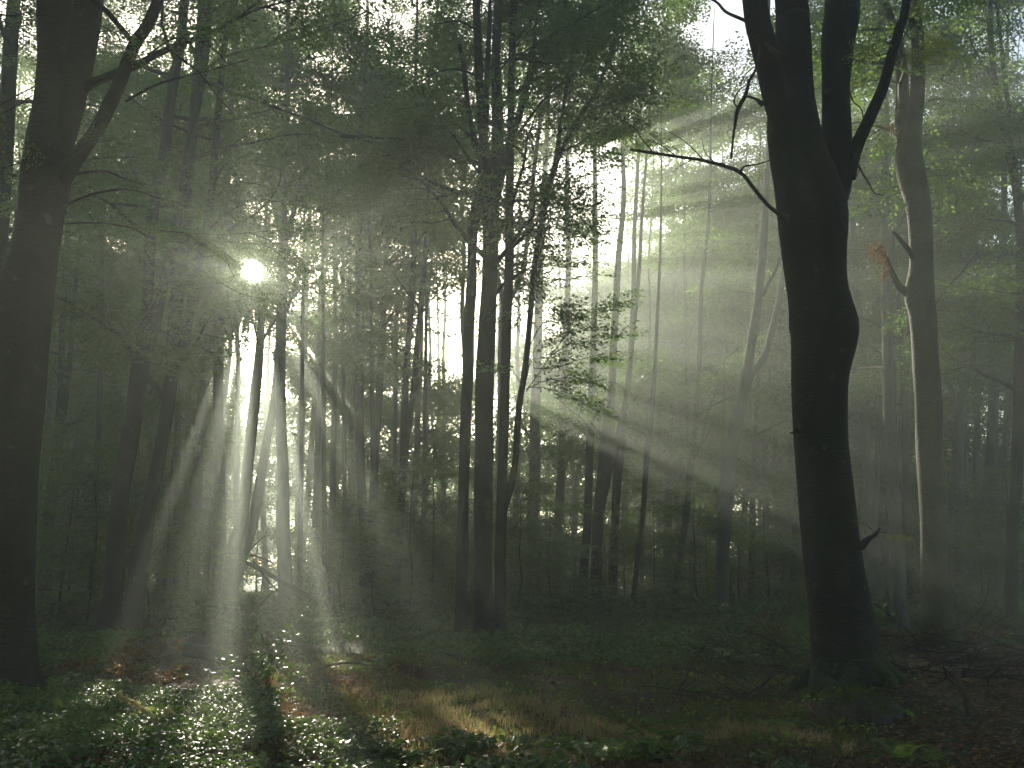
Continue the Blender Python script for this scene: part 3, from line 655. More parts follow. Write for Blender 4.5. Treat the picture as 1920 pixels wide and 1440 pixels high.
uf = np.random.default_rng(77)
for i in range(90):
    D = uf.uniform(50, 78); px = uf.uniform(-40, 1960)
    if 420 < px < 600 and i % 2: continue
    h = uf.uniform(3.5, 8)
    sapling(f"{'high' if h > 6 else 'short'} hazy young beech {'far' if D < 63 else 'very far'} {zone(px)}", px, D, h, int(uf.uniform(9, 14)), 2.3, 1.0, SG, z0=.4, m=M_leaf)

# ---- leafy sprigs close to the camera on the named trees (parts of their trees; those round the sun added to block light)
def sprig(parent, base, paths, sizes, m, templates, tilt=.18, tmin=60, r=.012, name='leafy_branch', per=.22):
    rng = np.random.default_rng(int(abs(paths[0][0][0]) * 3 + 5))
    for (pts, D), sz in zip([(p_[:-1], p_[-1]) for p_ in paths], sizes):
        wood = MB(); S_ = []
        P = np.array([[*at(x, y, D), r * (1 - .7 * i / len(pts))] for i, (x, y) in enumerate(pts)]); Q = catmull(P, 6); tube(wood, Q, 5)
        d = np.linalg.norm(np.diff(Q[:, :3], axis=0), axis=1).cumsum(); n = max(3, int(d[-1] / per))
        for k in range(n):
            i = min(len(Q) - 2, int((k + 1) / n * (len(Q) - 1))); t = Q[i + 1, :3] - Q[i, :3]; a = math.atan2(t[1], t[0])
            if k < n * .12: continue
            S_.append((*Q[i, :3], a + (1 if k % 2 else -1) * rng.uniform(.3, 1.0), t[2] / (np.linalg.norm(t) + 1e-6) * .5 + rng.normal(-.05, .12), sz * rng.uniform(.7, 1.1)))
        S_.append((*Q[-1, :3], a, t[2] / (np.linalg.norm(t) + 1e-6) * .7, sz * .8))
        o = wood.build(name, M_twig, parent, base); lf = MB(); place_sprays(lf, S_, templates, tilt=tilt, tmin=tmin, rng=rng)
        if lf.n: lf.build('leaves', m, parent, base, smooth=False).parent = o


mc = [t for t in TREES if 'curving side stem' in t['label']][0]; mb_ = np.array(mc.location)
sprig(mc, mb_, [[(986, 735), (1010, 700), (1045, 650), (1085, 605), (1115, 575), (1140, 560), 25.5], [(1035, 665), (1070, 645), (1110, 632), (1142, 628), 25.3], [(1000, 690), (1040, 690), (1080, 676), (1112, 668), 25.8],
                [(986, 730), (1020, 715), (1060, 708), (1105, 714), 25.2], [(990, 725), (1030, 730), (1070, 745), (1108, 765), 25.6], [(992, 650), (1015, 610), (1045, 590), 25.4], [(985, 720), (1000, 660), (1030, 620), (1045, 590), 25.8],
                [(985, 640), (960, 600), (930, 595), 25.9], [(982, 730), (965, 700), (945, 690), 25.7], [(992, 600), (1015, 575), (1035, 580), 25.5]], [1.0] * 10, M_leaf, T_mid, r=.014, per=.13)
bk = [t for t in TREES if 'moss-edged' in t['label']][0]; bb = np.array(bk.location)
sprig(big, bigb, [[(1690, 60), (1680, 85), (1665, 95), (1650, 90), 12.6], [(1700, 30), (1715, 45), (1730, 60), (1745, 75), 12.8], [(1690, 70), (1690, 100), (1705, 105), 12.7], [(1672, 100), (1655, 110), (1645, 100), 12.7], [(1690, 55), (1712, 75), (1725, 90), 12.5], [(1690, 40), (1700, 20), (1710, 10), 12.6]],
      [.55] * 6, M_leaf_y, T_near, tmin=60, r=.008, per=.16, name='yellowing_branch')
sprig(bk, bb, [[(1740, 100), (1770, 98), (1800, 105), (1830, 100), 20.3], [(1735, 215), (1700, 215), (1660, 218), 20.3], [(1740, 190), (1760, 185), (1790, 192), 20.4]], [.8, .6, .6], M_leaf, T_mid, r=.012)
el_ = TREES[1]; eb = np.array(el_.location)
sprig(el_, eb, [[(110, 310), (70, 300), (30, 308), (-10, 320), 10.6], [(120, 290), (90, 278), (60, 280), 10.5], [(130, 300), (160, 275), (175, 270), 10.8], [(70, 160), (40, 175), (-5, 200), 10.5], [(140, 60), (175, 45), (205, 55), 10.6], [(60, 20), (20, 30), (-20, 20), 10.8], [(60, 180), (30, 200), (0, 215), 10.4], [(180, 60), (215, 60), (230, 90), 11.0]], [.62] * 8, M_leaf, T_near, r=.01, per=.2)
sprig(el_, eb, [[(118, 388), (150, 372), (200, 358), (250, 356), (300, 372), (340, 380), 11.6], [(124, 330), (190, 320), (235, 335), (290, 350), 11.8], [(235, 190), (290, 160), (340, 145), (400, 130), (470, 110), 11.8], [(255, 120), (300, 100), (340, 95), 11.5]], [.55] * 4, M_leaf, T_near, r=.02, per=.3)
sprig(el_, eb, [[(110, 420), (180, 418), (260, 428), (340, 436), (410, 440), (470, 436), (540, 430), 11.4], [(345, 436), (385, 462), (425, 490), (450, 498), 11.3], [(250, 428), (320, 470), (390, 515), (450, 550), (500, 562), 11.2],
                [(410, 440), (450, 462), (505, 474), (530, 500), 11.5], [(470, 436), (520, 460), (545, 490), 11.6]], [.55, .45, .5, .42, .42], M_leaf, T_near, r=.012, per=.11)  # boughs round the sun, added to block sunlight on haze near the camera
sprig(el_, eb, [[(300, 432), (360, 440), (420, 458), (470, 478), (515, 492), 10.9], [(380, 446), (430, 480), (462, 518), (490, 540), 11.0], [(400, 452), (450, 455), (500, 462), (530, 480), 10.8], [(420, 475), (440, 520), (470, 548), 11.1], [(470, 478), (500, 500), (512, 525), 11.0]], [.5] * 5, M_leaf, T_near, r=.008, per=.045)  # denser leaves added round the sun to cut the lit veil over near trunks
# long black boughs that cross the top of the picture
sprig(TREES[2], np.array(TREES[2].location), [[(372, 150), (400, 118), (440, 100), (500, 86), (560, 70), (620, 50), (690, 20), 24], [(380, 150), (430, 170), (500, 195), (580, 225), (640, 250), (700, 268), 24], [(500, 86), (540, 60), (580, 50), 24], [(640, 255), (700, 258), (760, 262), 24]], [1.0] * 4, M_leaf, T_mid, r=.05, per=.26)
mm = [t for t in TREES if 'thickest black trunk' in t['label']][0]; mmb = np.array(mm.location)
sprig(mm, mmb, [[(905, 135), (960, 110), (1020, 75), (1080, 40), (1130, 10), (1160, -20), 23], [(890, 140), (850, 130), (810, 140), (770, 165), 24], [(900, 60), (860, 40), (820, 45), 24], [(960, 110), (1000, 115), (1050, 120), 24]], [.9] * 4, M_leaf, T_mid, r=.035, per=.24)


# surface roots
def roots(parent, base, r0, specs, m):
    for a, ln, r in specs:
        P = []; rg = np.random.default_rng(int(abs(a) * 100)); aa = a
        for k in range(8):
            f = k / 7; aa += rg.normal(0, .14); x = base[0] + math.cos(aa) * (r0 * .45 + ln * f); y = base[1] + math.sin(aa) * (r0 * .45 + ln * f)
            P.append([x, y, float(hgt(x, y)) + (.42 * r0 / .5) * (1 - f) ** 3.2 + .02 - .10 * f, r * (1 - .8 * f)])
        mb = MB(); tube(mb, catmull(P, 5), 12, .10, a); mb.build('root', m, parent, base)


roots(big, bigb, .5, [(-2.6, 1.15, .17), (-1.9, .75, .14), (-1.1, .8, .15), (-.35, .85, .14), (.5, .9, .12), (2.6, 1.0, .15), (3.4, .9, .14)], M_moss_bark)


# dead boughs of the massive tree
def bough(parent, base, name, paths, m=M_dead, r_scale=1.0):
    mb = MB()
    for pts, D in paths:
        P = [[*at(x, y, D + i * .08), .5 * wd * (D / F) * r_scale] for i, (x, y, wd) in enumerate(pts)]
        tube(mb, catmull(P, 5), 7, .06, pts[0][0])
    return mb.build(name, m, parent, base)


bough(big, bigb, 'dead_branch', [([(1480, 410, 14), (1462, 402, 9), (1440, 385, 8), (1413, 353, 8), (1390, 325, 8), (1360, 312, 8), (1313, 300, 7), (1270, 294, 6), (1225, 287, 7), (1182, 281, 6)], 12.9),
                                ([(1388, 324, 6), (1396, 312, 4), (1420, 308, 3), (1445, 300, 2)], 13), ([(1320, 300, 3), (1300, 280, 2), (1280, 262, 1.5), (1240, 240, 1.2)], 12.8), ([(1225, 286, 3), (1205, 262, 2), (1190, 240, 1.5), (1150, 215, 1.2)], 12.8),
                                ([(1300, 298, 2.5), (1278, 310, 1.5), (1262, 322, 1)], 12.8), ([(1270, 294, 2.5), (1240, 272, 1.6), (1215, 262, 1.2)], 12.9), ([(1340, 305, 2.5), (1322, 285, 1.5), (1316, 262, 1)], 12.9)])
bough(big, bigb, 'dead_branch', [([(1462, 106, 16), (1442, 88, 11), (1425, 68, 8), (1402, 42, 8), (1362, 23, 7), (1345, 5, 6), (1320, -10, 5)], 12.8), ([(1425, 80, 6), (1422, 105, 6), (1418, 128, 6), (1405, 152, 6), (1398, 178, 8), (1384, 204, 9), (1378, 235, 6), (1374, 265, 5), (1371, 297, 5)], 12.7),
                                ([(1414, 125, 3), (1398, 140, 2), (1388, 160, 2)], 12.7), ([(1384, 203, 4), (1376, 190, 3), (1384, 172, 3), (1398, 160, 2)], 12.7), ([(1394, 180, 4), (1404, 181, 5), (1418, 186, 6), (1430, 196, 12)], 12.9)])
bough(big, bigb, 'dead_branch', [([(1590, 165, 4), (1600, 190, 3), (1615, 205, 3), (1620, 232, 2)], 12.9), ])
bough(big, bigb, 'dead_branch', [([(1596, 280, 6), (1612, 315, 4), (1630, 345, 3), (1640, 362, 2), (1660, 366, 1.5)], 12.9), ([(1612, 315, 3), (1607, 330, 2), (1598, 335, 1)], 12.98)])
bough(big, bigb, 'dead_branch', [([(1585, 108, 4), (1600, 112, 3), (1620, 118, 2), (1630, 125, 1)], 13)])
bough(big, bigb, 'broken_stub', [([(1600, 1022, 30), (1615, 1022, 18), (1628, 1010, 12), (1640, 1003, 9), (1649, 991, 5)], 13.2)], M_barkd)
bough(big, bigb, 'broken_stub', [([(1494, 808, 14), (1487, 811, 5), (1481, 812, 2)], 13.2)], M_barkd)
sprig(big, bigb, [[(1640, 1003), (1655, 998), (1675, 1003), 13.2], [(1640, 998), (1625, 985), (1610, 980), 13.2]], [.35, .3], M_leaf_y, T_near, r=.005, per=.12)
# brown dead leaves clinging to the stubs of the moss-edged tree
cl = MB(); rr = np.random.default_rng(5)
S_ = [(*at(1646 + rr.normal(0, 7), 468 + rr.normal(0, 8), 20.8), rr.uniform(0, 6.28), rr.normal(-.9, .4), .16) for k in range(16)] + \
     [(*at(1655 + rr.normal(0, 3), 490 + rr.uniform(-10, 30), 20.8), rr.uniform(0, 6.28), -1.3, .13) for k in range(8)] + \
     [(*at(1675 + rr.normal(0, 4), 240 + rr.normal(0, 6), 20.8), rr.uniform(0, 6.28), rr.normal(-.9, .4), .16) for k in range(6)]
place_sprays(cl, S_, T_near, tilt=.6, tmin=99, rng=rr); cl.build('dead_leaves', M_brown, bk, bb, smooth=False)
tuft = np.array([at(1646 + rr.normal(0, 9), 472 + rr.normal(0, 11), 20.7 + rr.normal(0, .08)) for k in range(150)] + [at(1657 + rr.normal(0, 5), 490 + rr.uniform(0, 42), 20.7) for k in range(60)] + [at(1676 + rr.normal(0, 6), 240 + rr.normal(0, 7), 20.7) for k in range(60)])



# ------------------------------------------------------------------ forest floor
def scatter(n, y0, y1, xl=-60, xr=1980, power=1.0, rng=RNG):
    """ground points between two picture rows, spread evenly over the ground they cover"""
    def depth(py): return 1.6 / math.tan(math.atan((py - 720) / F) - PITCH)
    D0, D1 = depth(y1), depth(y0)
    D = np.sqrt(rng.uniform(D0 ** 2, D1 ** 2, n)) if power == 1 else D0 + (D1 - D0) * rng.random(n) ** power
    px = rng.uniform(xl, xr, n); x = (px - 960) / F * D * math.cos(PITCH) * 1.03
    return np.stack([x, D, hgt(x, D)], -1)


def leaves(P, size, tilt, hgt_, m, name, label, rng, up=0.0, droop=0.0, fold=.25, kind='stuff', parent=None, base=None, cat=None):
    n = len(P); a = rng.uniform(0, 2 * np.pi, n); e = rng.normal(droop, tilt, n); ro = rng.normal(0, tilt, n)
    X = np.stack([np.cos(a) * np.cos(e), np.sin(a) * np.cos(e), np.sin(e)], -1)
    Y0 = np.stack([-np.sin(a), np.cos(a), 0 * a], -1); Z0 = np.cross(X, Y0)
    Y = Y0 * np.cos(ro)[:, None] + Z0 * np.sin(ro)[:, None]; Z = np.cross(X, Y)
    L_ = (size * rng.uniform(.6, 1.25, n))[:, None]; W_ = L_ * .36
    o = P + np.stack([0 * a, 0 * a, up + hgt_ * rng.random(n)], -1)
    f = W_ * fold
    q = [o, o + X * L_ * .3 + Y * W_ * .9 + Z * f, o + X * L_ * .7 + Y * W_ * .75 + Z * f, o + X * L_, o + X * L_ * .7 - Y * W_ * .75 + Z * f, o + X * L_ * .3 - Y * W_ * .9 + Z * f]
    V = np.stack(q, 1).reshape(-1, 3); b = np.arange(n)[:, None] * 6
    fc = np.concatenate([b + np.array([[0, 1, 2, 3]]), b + np.array([[0, 3, 4, 5]])])
    mb = MB(); mb.add(V, fc); ob = mb.build(name, m, parent, base, smooth=False)
    if parent is None: tag(ob, label, cat or 'ground cover', kind=kind)
    return ob


def mound(P, s, lo, hi):
    v = np.clip(noise2(P[:, 0] * .9, P[:, 1] * .7, s) * .5 + .5, 0, 1); return lo + (hi - lo) * v


r1_ = np.random.default_rng(1)
leaves(tuft, .065, .9, .01, M_brown, 'dead_leaf_tuft', None, np.random.default_rng(8), parent=bk, base=bb)
# bramble carpet in the left foreground
P = scatter(80000, 1265, 1570, -180, 760, rng=r1_); px, py, _ = project(P)
n_ = noise2(P[:, 0] * 1.2, P[:, 1] * .9, 2)
k = (py > 1285 + .10 * px + 25 * n_) & ~((px > 520) & (py < 1390 + 20 * n_)) & (n_ > -.55)
P = P[k]; P[:, 2] += mound(P, 3.0, .02, .22)
leaves(P, .054, .34, .11, M_bramble, 'bramble_carpet', 'glossy bramble leaves carpeting the left foreground', r1_)
P = scatter(16000, 1395, 1570, 560, 1500, rng=r1_); n_ = noise2(P[:, 0] * 1.6, P[:, 1] * 1.3, 5); px, py, _ = project(P)
P = P[(n_ > .12 + .0004 * np.maximum(px - 800, 0)) & (py > 1405 - 30 * (px < 1100))]; P[:, 2] += mound(P, 1.0, .02, .18)
leaves(P, .07, .35, .10, M_bramble, 'bramble_patch', 'scattered glossy bramble leaves along the bottom edge', r1_)
# low dark green cover behind
P = scatter(70000, 1172, 1300, -60, 1980, rng=r1_); n_ = noise2(P[:, 0] * .7, P[:, 1] * .4, 7); px, py, _ = project(P)
k = (n_ > -.45) & ~((py > 1262 + 14 * n_) & (px > 560)) & ~((px > 500) & (px < 700) & (py > 1225)) & ~((px > 1640) & (n_ < .3))
k &= ~((px > 225) & (px < 470) & (py > 1215) & (py < 1290))
P = P[k]; P[:, 2] += mound(P, 6.0, .02, .30)
leaves(P, .11, .35, .12, M_low, 'low_green_cover', 'low dark green plants covering the middle of the forest floor', r1_)
P = scatter(60000, 1128, 1180, -60, 1980, rng=r1_); n_ = noise2(P[:, 0] * .5, P[:, 1] * .3, 9)
P = P[n_ > -.5]; P[:, 2] += mound(P, 8.0, .05, .55)
leaves(P, .19, .45, .3, M_low, 'far_undergrowth', 'dim green undergrowth at the feet of the far trees', r1_)
# litter of fallen leaves
P = scatter(42000, 1190, 1470, -80, 1990, power=1.7, rng=r1_)
leaves(P, .065, .3, .03, M_litter, 'leaf_litter', 'brown fallen beech leaves lying over the forest floor', r1_, up=.008)


P = scatter(9000, 1225, 1400, 520, 800, rng=r1_); n_ = noise2(P[:, 0] * 1.5, P[:, 1], 8); P = P[n_ > -.3]
leaves(P, .07, .55, .05, M_litter, 'sunlit_litter', 'curled brown leaves in the sunlit gap left of centre', r1_, up=.01)
P = scatter(9000, 1215, 1430, 480, 1700, power=1.4, rng=r1_); n_ = noise2(P[:, 0] * 2.2, P[:, 1] * 1.7, 11); P = P[n_ > .35]
leaves(P, .06, .5, .10, M_fern, 'woodland_herbs', 'small bright herbs dotted between the litter and the grass', r1_, up=.02)


def grass(n, y0, y1, xl, xr, h, m, name, label, sel, rng, wd=.004):
    P = scatter(n, y0, y1, xl, xr, rng=rng); px, py, _ = project(P); n_ = noise2(P[:, 0] * 1.1, P[:, 1] * .9, 4); P = P[sel(px, py, n_)]
    n = len(P); a = rng.uniform(0, 6.28, n); H_ = h * rng.uniform(.5, 1.3, n); le = rng.normal(0, .35, (n, 2)) * H_[:, None]
    sd = np.stack([np.cos(a), np.sin(a), 0 * a], -1) * wd
    mid = P + np.stack([le[:, 0] * .35, le[:, 1] * .35, H_ * .6], -1); tip = P + np.stack([le[:, 0], le[:, 1], H_], -1)
    V = np.stack([P - sd, P + sd, mid + sd * .8, mid - sd * .8, tip], 1).reshape(-1, 3); b = np.arange(n)[:, None] * 5
    V2 = np.stack([P - sd, P + sd, mid + sd * .8, mid - sd * .8, tip + sd * .15, tip - sd * .15], 1).reshape(-1, 3); b = np.arange(n)[:, None] * 6
    mb = MB(); mb.add(V2, np.concatenate([b + np.array([[0, 1, 2, 3]]), b + np.array([[3, 2, 4, 5]])]))
    tag(mb.build(name, m, smooth=False), label, 'grass', kind='stuff')


grass(42000, 1285, 1440, 560, 1560, .095, M_straw, 'dry_grass', 'golden dry grass across the middle of the foreground', lambda x, y, n: (n > -.15 + .35 * np.clip((x - 1000) / 300, 0, 1) + .8 * np.clip((760 - x) / 160, 0, 1)) & (y > 1306 + (x > 1050) * 60 - 24 * n), r1_)
grass(26000, 1225, 1440, 500, 1600, .11, M_grassg, 'green_grass', 'thin green grass mixed through the dry grass', lambda x, y, n: (n < .2), r1_)
grass(14000, 1140, 1230, 100, 1700, .30, M_grassg, 'tall_green_grass', 'taller green grass between the far trees', lambda x, y, n: (n > -.1), r1_, wd=.008)


# ferns, bracken, small plants (each a thing)
def fern(label, px, py, n, ln, m=M_fern, name='fern', up=.9, cat='fern', seed=1, curl=1.0, loc=None):
    rng = np.random.default_rng(seed); D = 1.6 / math.tan(math.atan((py - 720) / F) - PITCH); b = at(px, py, D); base = np.array([b[0], b[1], float(hgt(b[0], b[1]))])
    root = empty(name, base); tag(root, label, cat)
    for i in range(n):
        a = 6.28 * i / n + rng.normal(0, .3); e = up + rng.normal(0, .15); L_ = ln * rng.uniform(.75, 1.1); p_ = base.copy(); pts = [p_.copy()]
        for k in range(14):
            e -= .105 * curl; p_ = p_ + np.array([math.cos(a) * math.cos(e), math.sin(a) * math.cos(e), math.sin(e)]) * L_ / 14; pts.append(p_.copy())
        pts = np.array(pts); mb = MB(); tube(mb, np.column_stack([pts, np.linspace(.004, .001, len(pts))]), 4)
        for k in range(2, 15):
            t = pts[k] - pts[k - 1]; t /= np.linalg.norm(t); s_ = np.cross(t, [0, 0, 1]); s_ /= np.linalg.norm(s_) + 1e-6
            w_ = L_ * .30 * math.sin(math.pi * (k / 15) ** .7) ; nb = np.cross(s_, t)
            for g in (-1, 1):
                d = s_ * g + t * .35 - nb * -.12; d = d / np.linalg.norm(d); q = pts[k] + rng.normal(0, .002, 3)
                c = t * L_ * .03
                mb.add([q - c * .6, q + d * w_ * .5 - c * .8, q + d * w_, q + d * w_ * .5 + c * .8 + c * .3], [[0, 1, 2, 3]])
        mb.build('frond', m, root, base, smooth=False)
    return root


fern('bright green fern catching the sun at the edge of the lit clearing', 668, 1262, 7, .55, seed=2)
fern('small dark fern at the bottom below the mossy hummock', 1690, 1428, 7, .55, seed=3)
fern('low fern on the ground left of the mossy hummock', 1480, 1372, 6, .34, seed=4)
fern('clump of fern at the foot of the middle clump', 915, 1212, 7, .8, seed=6, m=M_low)
fern('small fern tuft right of the dark fern at the bottom', 1745, 1422, 5, .3, seed=7)
fern('fern leaning over the top of the mossy hummock', 1672, 1350, 6, .35, seed=8)


def shrub(label, px, py, h, n, m, name, cat, seed, leaf=.08, spread=.6, stems=5, mstem=M_twig, group=None, D=None):
    rng = np.random.default_rng(seed); D = D or 1.6 / math.tan(math.atan((py - 720) / F) - PITCH); b = at(px, py, D); base = np.array([b[0], b[1], float(hgt(b[0], b[1]))])
    root = empty(name, base); tag(root, label, cat, group); mb = MB(); pts = []
    for i in range(stems):
        a = 6.28 * i / stems + rng.normal(0, .4); p_ = base.copy(); e = rng.uniform(.8, 1.4); q = [np.append(p_, .006)]
        for k in range(6):
            e -= rng.uniform(.0, .25); p_ = p_ + np.array([math.cos(a) * math.cos(e) * spread, math.sin(a) * math.cos(e) * spread, math.sin(e)]) * h / 5; a += rng.normal(0, .3); q.append(np.append(p_, .006 - k * .0008))
        q = catmull(q, 3); tube(mb, q, 4); pts.append(q[4:, :3])
    mb.build('stem', mstem, root, base)
    A = np.vstack(pts); P = A[rng.integers(len(A), size=n)] + rng.normal(0, h * .11, (n, 3)) * [1, 1, .5]; P[:, 2] = np.maximum(P[:, 2], base[2] + .02)
    leaves(P, leaf, .4, .01, m, 'foliage', None, rng, parent=root, base=base)


shrub('rusty brown dead bracken at the foot of the leaning trunks', 235, 1290, .75, 520, M_brown, 'dead_bracken', 'bracken', 1, .10, 1.0, 9)
shrub('lower rusty bracken clump spilling toward the lit brambles', 275, 1325, .45, 260, M_brown, 'dead_bracken', 'bracken', 2, .08, 1.2, 7)
shrub('small leafy sapling with leaf tops catching light beside the tree shadow', 492, 1332, .85, 300, M_bramble, 'beech_seedling', 'shrub', 3, .085, .7, 6)
shrub('bramble clump at the bottom, its black leaves edged with light', 700, 1440, .30, 240, M_bramble, 'bramble', 'shrub', 4, .10, 1.6, 8)
shrub('small bramble with pale upturned leaves right of the golden grass', 1020, 1436, .26, 60, M_bramble, 'bramble', 'shrub', 5, .10, 1.4, 5)
shrub('bramble spray with big light leaves at the bottom below the dark floor', 1245, 1438, .36, 110, M_bramble, 'bramble', 'shrub', 6, .11, 1.6, 7)
shrub('thin bramble shoot between the golden grass and the black-leaved clump', 850, 1405, .26, 34, M_bramble, 'bramble', 'shrub', 9, .09, 1.2, 4)
shrub('withered brown weed standing left of the massive tree', 1448, 1225, .95, 230, M_brown, 'withered_weed', 'weed', 7, .09, .5, 5, D=20)
shrub('reddish dead bracken heap at the foot of the moss-edged tree', 1700, 1222, .6, 520, M_brown, 'dead_bracken', 'bracken', 8, .09, 1.6, 10)
shrub('dark withered bracken right of the moss-edged foot', 1815, 1215, .6, 420, M_brown, 'dead_bracken', 'bracken', 18, .09, 1.6, 9)
shrub('green bush at the foot of the sunlit stems right of the sun', 575, 1130, 1.6, 420, M_low, 'green_bush', 'shrub', 10, .16, .6, 8, D=36)


def spikes(label, px, py, paths, seed):
    D = 1.6 / math.tan(math.atan((py - 720) / F) - PITCH); b = at(px, py, D); base = np.array([b[0], b[1], float(hgt(b[0], b[1]))])
    root = empty('spiked_weed', base); tag(root, label, 'weed'); rng = np.random.default_rng(seed)
    for pts in paths:
        Q = catmull([[*at(x, y, D - .5 + i * .03), .005] for i, (x, y) in enumerate(pts)], 10); st = MB(); tube(st, Q, 4)
        P = Q[len(Q) // 4:, :3]; P = np.repeat(P, 9, 0) + rng.normal(0, .008, (len(P) * 9, 3))
        o = st.build('flower_spike', M_spike, root, base); leaves(P, .040, .9, .004, M_spike, 'seeds', None, rng, parent=o, base=base)
    P = base + rng.normal(0, .07, (26, 3)) * [1, 1, .5] + [0, 0, .12]; leaves(P, .12, .5, .02, M_fern, 'leaf', None, rng, parent=root, base=base)


spikes('weed with pale arching seed spikes among the sunlit brambles', 303, 1392, [[(300, 1395), (292, 1352), (262, 1326), (220, 1303)], [(300, 1390), (285, 1368), (262, 1352), (247, 1344)], [(306, 1395), (322, 1370), (324, 1345), (312, 1335)]], 1)
spikes('lower weed with one drooping seed spike near the bottom left corner', 95, 1392, [[(105, 1392), (92, 1376), (72, 1374), (52, 1384), (38, 1396)]], 2)


# fallen wood
def log(label, name, cat, paths, m=M_dead, sides=9, rough=.08, part=False, base_px=None):
    base = None; root = None
    for i, (pts, D) in enumerate(paths):
        P = []
        for (x, y, wd, *dd) in pts:
            d = dd[0] if dd else D
            P.append([*at(x, y, d), .5 * wd * d / F])
        if base is None:
            base = np.array([P[0][0], P[0][1], float(hgt(P[0][0], P[0][1]))]); root = empty(name, base); tag(root, label, cat)
        mb = MB(); tube(mb, catmull(P, 5), sides, rough, i + 2.0); mb.build('log' if i == 0 else 'branch', m, root, base)


log('arched dark fallen log lying in front of the leaning trunks', 'fallen_log', 'log', [([(240, 1250, 22), (285, 1236, 36), (330, 1220, 32), (372, 1207, 24), (396, 1197, 9)], 19.0), ([(345, 1218, 24), (380, 1222, 27), (415, 1234, 22), (455, 1246, 12)], 18.8), ([(295, 1236, 14), (318, 1250, 11), (336, 1264, 6)], 18.6)])
log('dead brushwood propped between the two sunlit trunks right of the sun', 'dead_brushwood', 'branch', [([(462, 1055, 8), (490, 1068, 8), (520, 1086, 8), (560, 1108, 7), (600, 1130, 6), (615, 1140, 4)], 34), ([(470, 1040, 5), (490, 1046, 4), (512, 1056, 3)], 34), ([(475, 1052, 5), (495, 1080, 5), (517, 1104, 4), (545, 1125, 3)], 34), ([(520, 1104, 4), (495, 1126, 4), (470, 1146, 3)], 33.8),
                                                                  ([(550, 1112, 4), (570, 1130, 3), (585, 1148, 3)], 34), ([(465, 1035, 3), (485, 1015, 2.5), (498, 1005, 2)], 34)], sides=6)
log('long thin dead bough hanging behind the left leaning trunks at eye height', 'hanging_dead_bough', 'branch', [([(350, 985, 9), (368, 998, 9), (388, 1010, 10), (404, 1020, 10), (412, 1040, 6)], 36.5), ([(370, 998, 5), (352, 1010, 4), (335, 1015, 3)], 36.5)], sides=6)
log('fallen bough curving along the ground in front of the massive tree', 'fallen_bough', 'branch', [([(1445, 1302, 6, 14.5), (1475, 1312, 9, 13.2), (1530, 1320, 10, 12.4), (1590, 1322, 9, 12.2), (1640, 1304, 8, 12.6), (1690, 1300, 8, 12.8), (1740, 1312, 8, 12.5), (1783, 1308, 6, 12.6)], 12), ([(1590, 1322, 5, 12.2), (1615, 1308, 5, 12.4), (1650, 1298, 4, 12.8)], 12)], sides=7)
log('bare leaning dead sapling stem standing in the dark right of the massive tree', 'dead_sapling', 'branch', [([(1818, 1345, 10, 11.4), (1810, 1310, 9, 11.5), (1798, 1280, 9, 11.6), (1797, 1262, 9, 11.7), (1800, 1246, 7, 11.8)], 11.6)], sides=7)
log('thin pale fallen bough lying toward the right edge behind the dark heap', 'fallen_bough', 'branch', [([(1770, 1240, 6, 17), (1800, 1230, 6, 17.4), (1835, 1216, 6, 18), (1870, 1208, 5, 18.4), (1900, 1212, 4, 18.2)], 17)], sides=6)
log('thin dead bough lying across the shaded floor behind the golden grass', 'fallen_bough', 'branch', [([(1200, 1275, 5, 15.8), (1240, 1290, 6, 15), (1270, 1302, 6, 14.3), (1300, 1318, 5, 13.6)], 15), ([(1240, 1290, 3, 15), (1270, 1284, 3, 15), (1290, 1278, 2, 15.2)], 15)], sides=6)
log('dark stick lying in the litter between the lit clearing and the middle clump', 'fallen_stick', 'branch', [([(790, 1302, 5, 14.2), (830, 1300, 7, 14.3), (870, 1300, 6, 14.3), (900, 1304, 3, 14.1)], 14)], sides=6)
log('crooked thin twig on the ground left of the fallen bough', 'fallen_stick', 'branch', [([(1300, 1315, 4, 13.8), (1335, 1305, 6, 14.2), (1370, 1292, 6, 14.8), (1395, 1288, 4, 15.2)], 14), ([(1340, 1304, 3, 14.2), (1352, 1290, 3, 14.5), (1350, 1280, 2, 14.6)], 14)], sides=6)
log('dark curved stick in the brambles beside the black left-edge tree', 'fallen_stick', 'branch', [([(0, 1312, 6, 12.6), (40, 1296, 7, 13), (75, 1282, 6, 13.6), (120, 1276, 4, 14)], 13)], sides=6)
log('long arching twig over the lit clearing right of the fallen log', 'arching_twig', 'branch', [([(545, 1290, 3, 14.4), (580, 1262, 4, 15.2), (620, 1247, 4, 16), (665, 1243, 3, 16.4), (690, 1248, 2, 16.3)], 15)], sides=5)

def brush(label, px, py, n, w_, h, seed):
    rng = np.random.default_rng(seed); D = 1.6 / math.tan(math.atan((py - 720) / F) - PITCH); b = at(px, py, D); base = np.array([b[0], b[1], float(hgt(b[0], b[1]))]); root = empty('brush_pile', base); tag(root, label, 'brush pile')
    mb = MB()
    for i in range(n):
        o = base + [rng.normal(0, w_ * .5), rng.normal(0, w_ * .35), abs(rng.normal(0, h * .5))]; a = rng.uniform(0, 6.28); e = rng.normal(.05, .25); P = []; r = rng.uniform(.006, .022); ln = rng.uniform(.6, 1.6)
        for k in range(6):
            P.append([*o, r * (1 - k * .14)]); a += rng.normal(0, .25); e += rng.normal(0, .18); o = o + np.array([math.cos(a) * math.cos(e), math.sin(a) * math.cos(e), math.sin(e)]) * ln / 5
            if o[2] < base[2] + .01: o[2] = base[2] + .02; e = abs(e)
        tube(mb, catmull(P, 3), 5, .08, i)
    mb.build('twigs', M_dead, root, base)


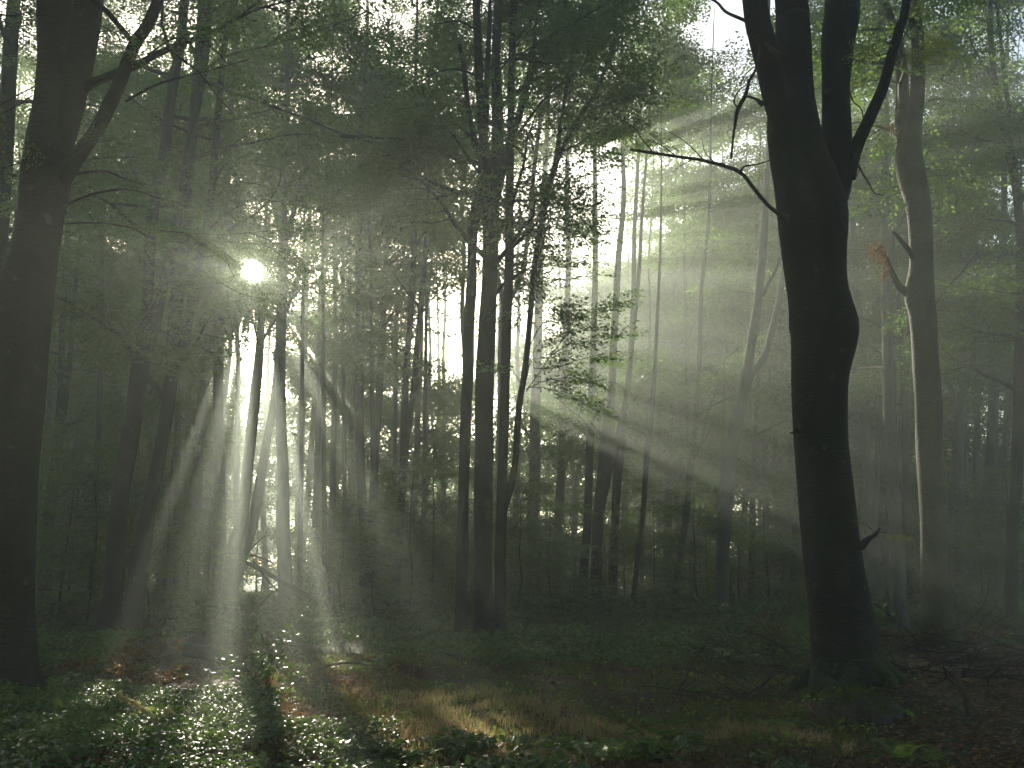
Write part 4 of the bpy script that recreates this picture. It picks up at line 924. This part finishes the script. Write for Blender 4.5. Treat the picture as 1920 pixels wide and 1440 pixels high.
brush('tangled heap of dead brushwood in the dark right of the massive tree', 1790, 1290, 110, 2.2, .45, 1)
brush('low litter of broken twigs just left of the massive foot', 1440, 1312, 34, 1.2, .12, 2)
brush('scatter of dead twigs by the reddish bracken at the right', 1870, 1240, 60, 2.4, .4, 3)

# mossy hummock in front of the massive tree
def hummock():
    c = at(1612, 1365, 11.0); base = np.array([c[0], c[1], float(hgt(c[0], c[1]))]); a = np.linspace(0, 2 * np.pi, 40, endpoint=False); mb = MB(); V = []
    for k in range(9):
        ph = k / 8 * math.pi / 2
        for t in a:
            r = 1 + .13 * math.sin(3 * t + 1) + .09 * math.sin(5 * t + k * .8) + .04 * math.sin(9 * t + k * 2.1)
            V.append([base[0] + .40 * r * math.cos(t) * math.cos(ph), base[1] + .34 * r * math.sin(t) * math.cos(ph), base[2] - .05 + .30 * r * math.sin(ph) ** .6])
    f = [[k * 40 + j, k * 40 + (j + 1) % 40, (k + 1) * 40 + (j + 1) % 40, (k + 1) * 40 + j] for k in range(8) for j in range(40)]
    mb.add(V, f); root = empty('mossy_stump', base); tag(root, 'low mossy stump on the ground in front of the massive tree', 'stump'); mb.build('stump', M_dead, root, base)
    rng = np.random.default_rng(3); V = np.array(V[40 * 2:]); n = 1500; P = V[rng.integers(len(V), size=n)] + rng.normal(0, .02, (n, 3))
    leaves(P, .03, .8, .01, M_moss_leaf, 'moss', None, rng, parent=root, base=base)


M_moss_leaf = leaf_mat('moss_tuft', [(0, (0.03, 0.06, 0.01)), (1, (0.09, 0.14, 0.02))], (0.15, 0.2, 0.03), .3, .8, .1)
hummock()

# ------------------------------------------------------------------ haze
def haze():
    m = bpy.data.materials.new('haze'); m.use_nodes = True; n = m.node_tree.nodes; n.clear()
    v = n.new('ShaderNodeVolumePrincipled'); v.inputs['Density'].default_value = HAZE; v.inputs['Anisotropy'].default_value = HAZE_G
    v.inputs['Color'].default_value = (0.86, 0.97, 0.88, 1)
    o = n.new('ShaderNodeOutputMaterial'); m.node_tree.links.new(v.outputs[0], o.inputs['Volume'])
    x0, x1, y0, y1, z0, z1 = -270, 270, -20, 340, -2.0, 36.0
    V = [(x, y, z) for z in (z0, z1) for y in (y0, y1) for x in (x0, x1)]
    f = [[0, 2, 3, 1], [4, 5, 7, 6], [0, 1, 5, 4], [2, 6, 7, 3], [0, 4, 6, 2], [1, 3, 7, 5]]
    mb = MB(); mb.add(V, f); o = mb.build('haze', m, smooth=False); o['kind'] = 'stuff'


haze()
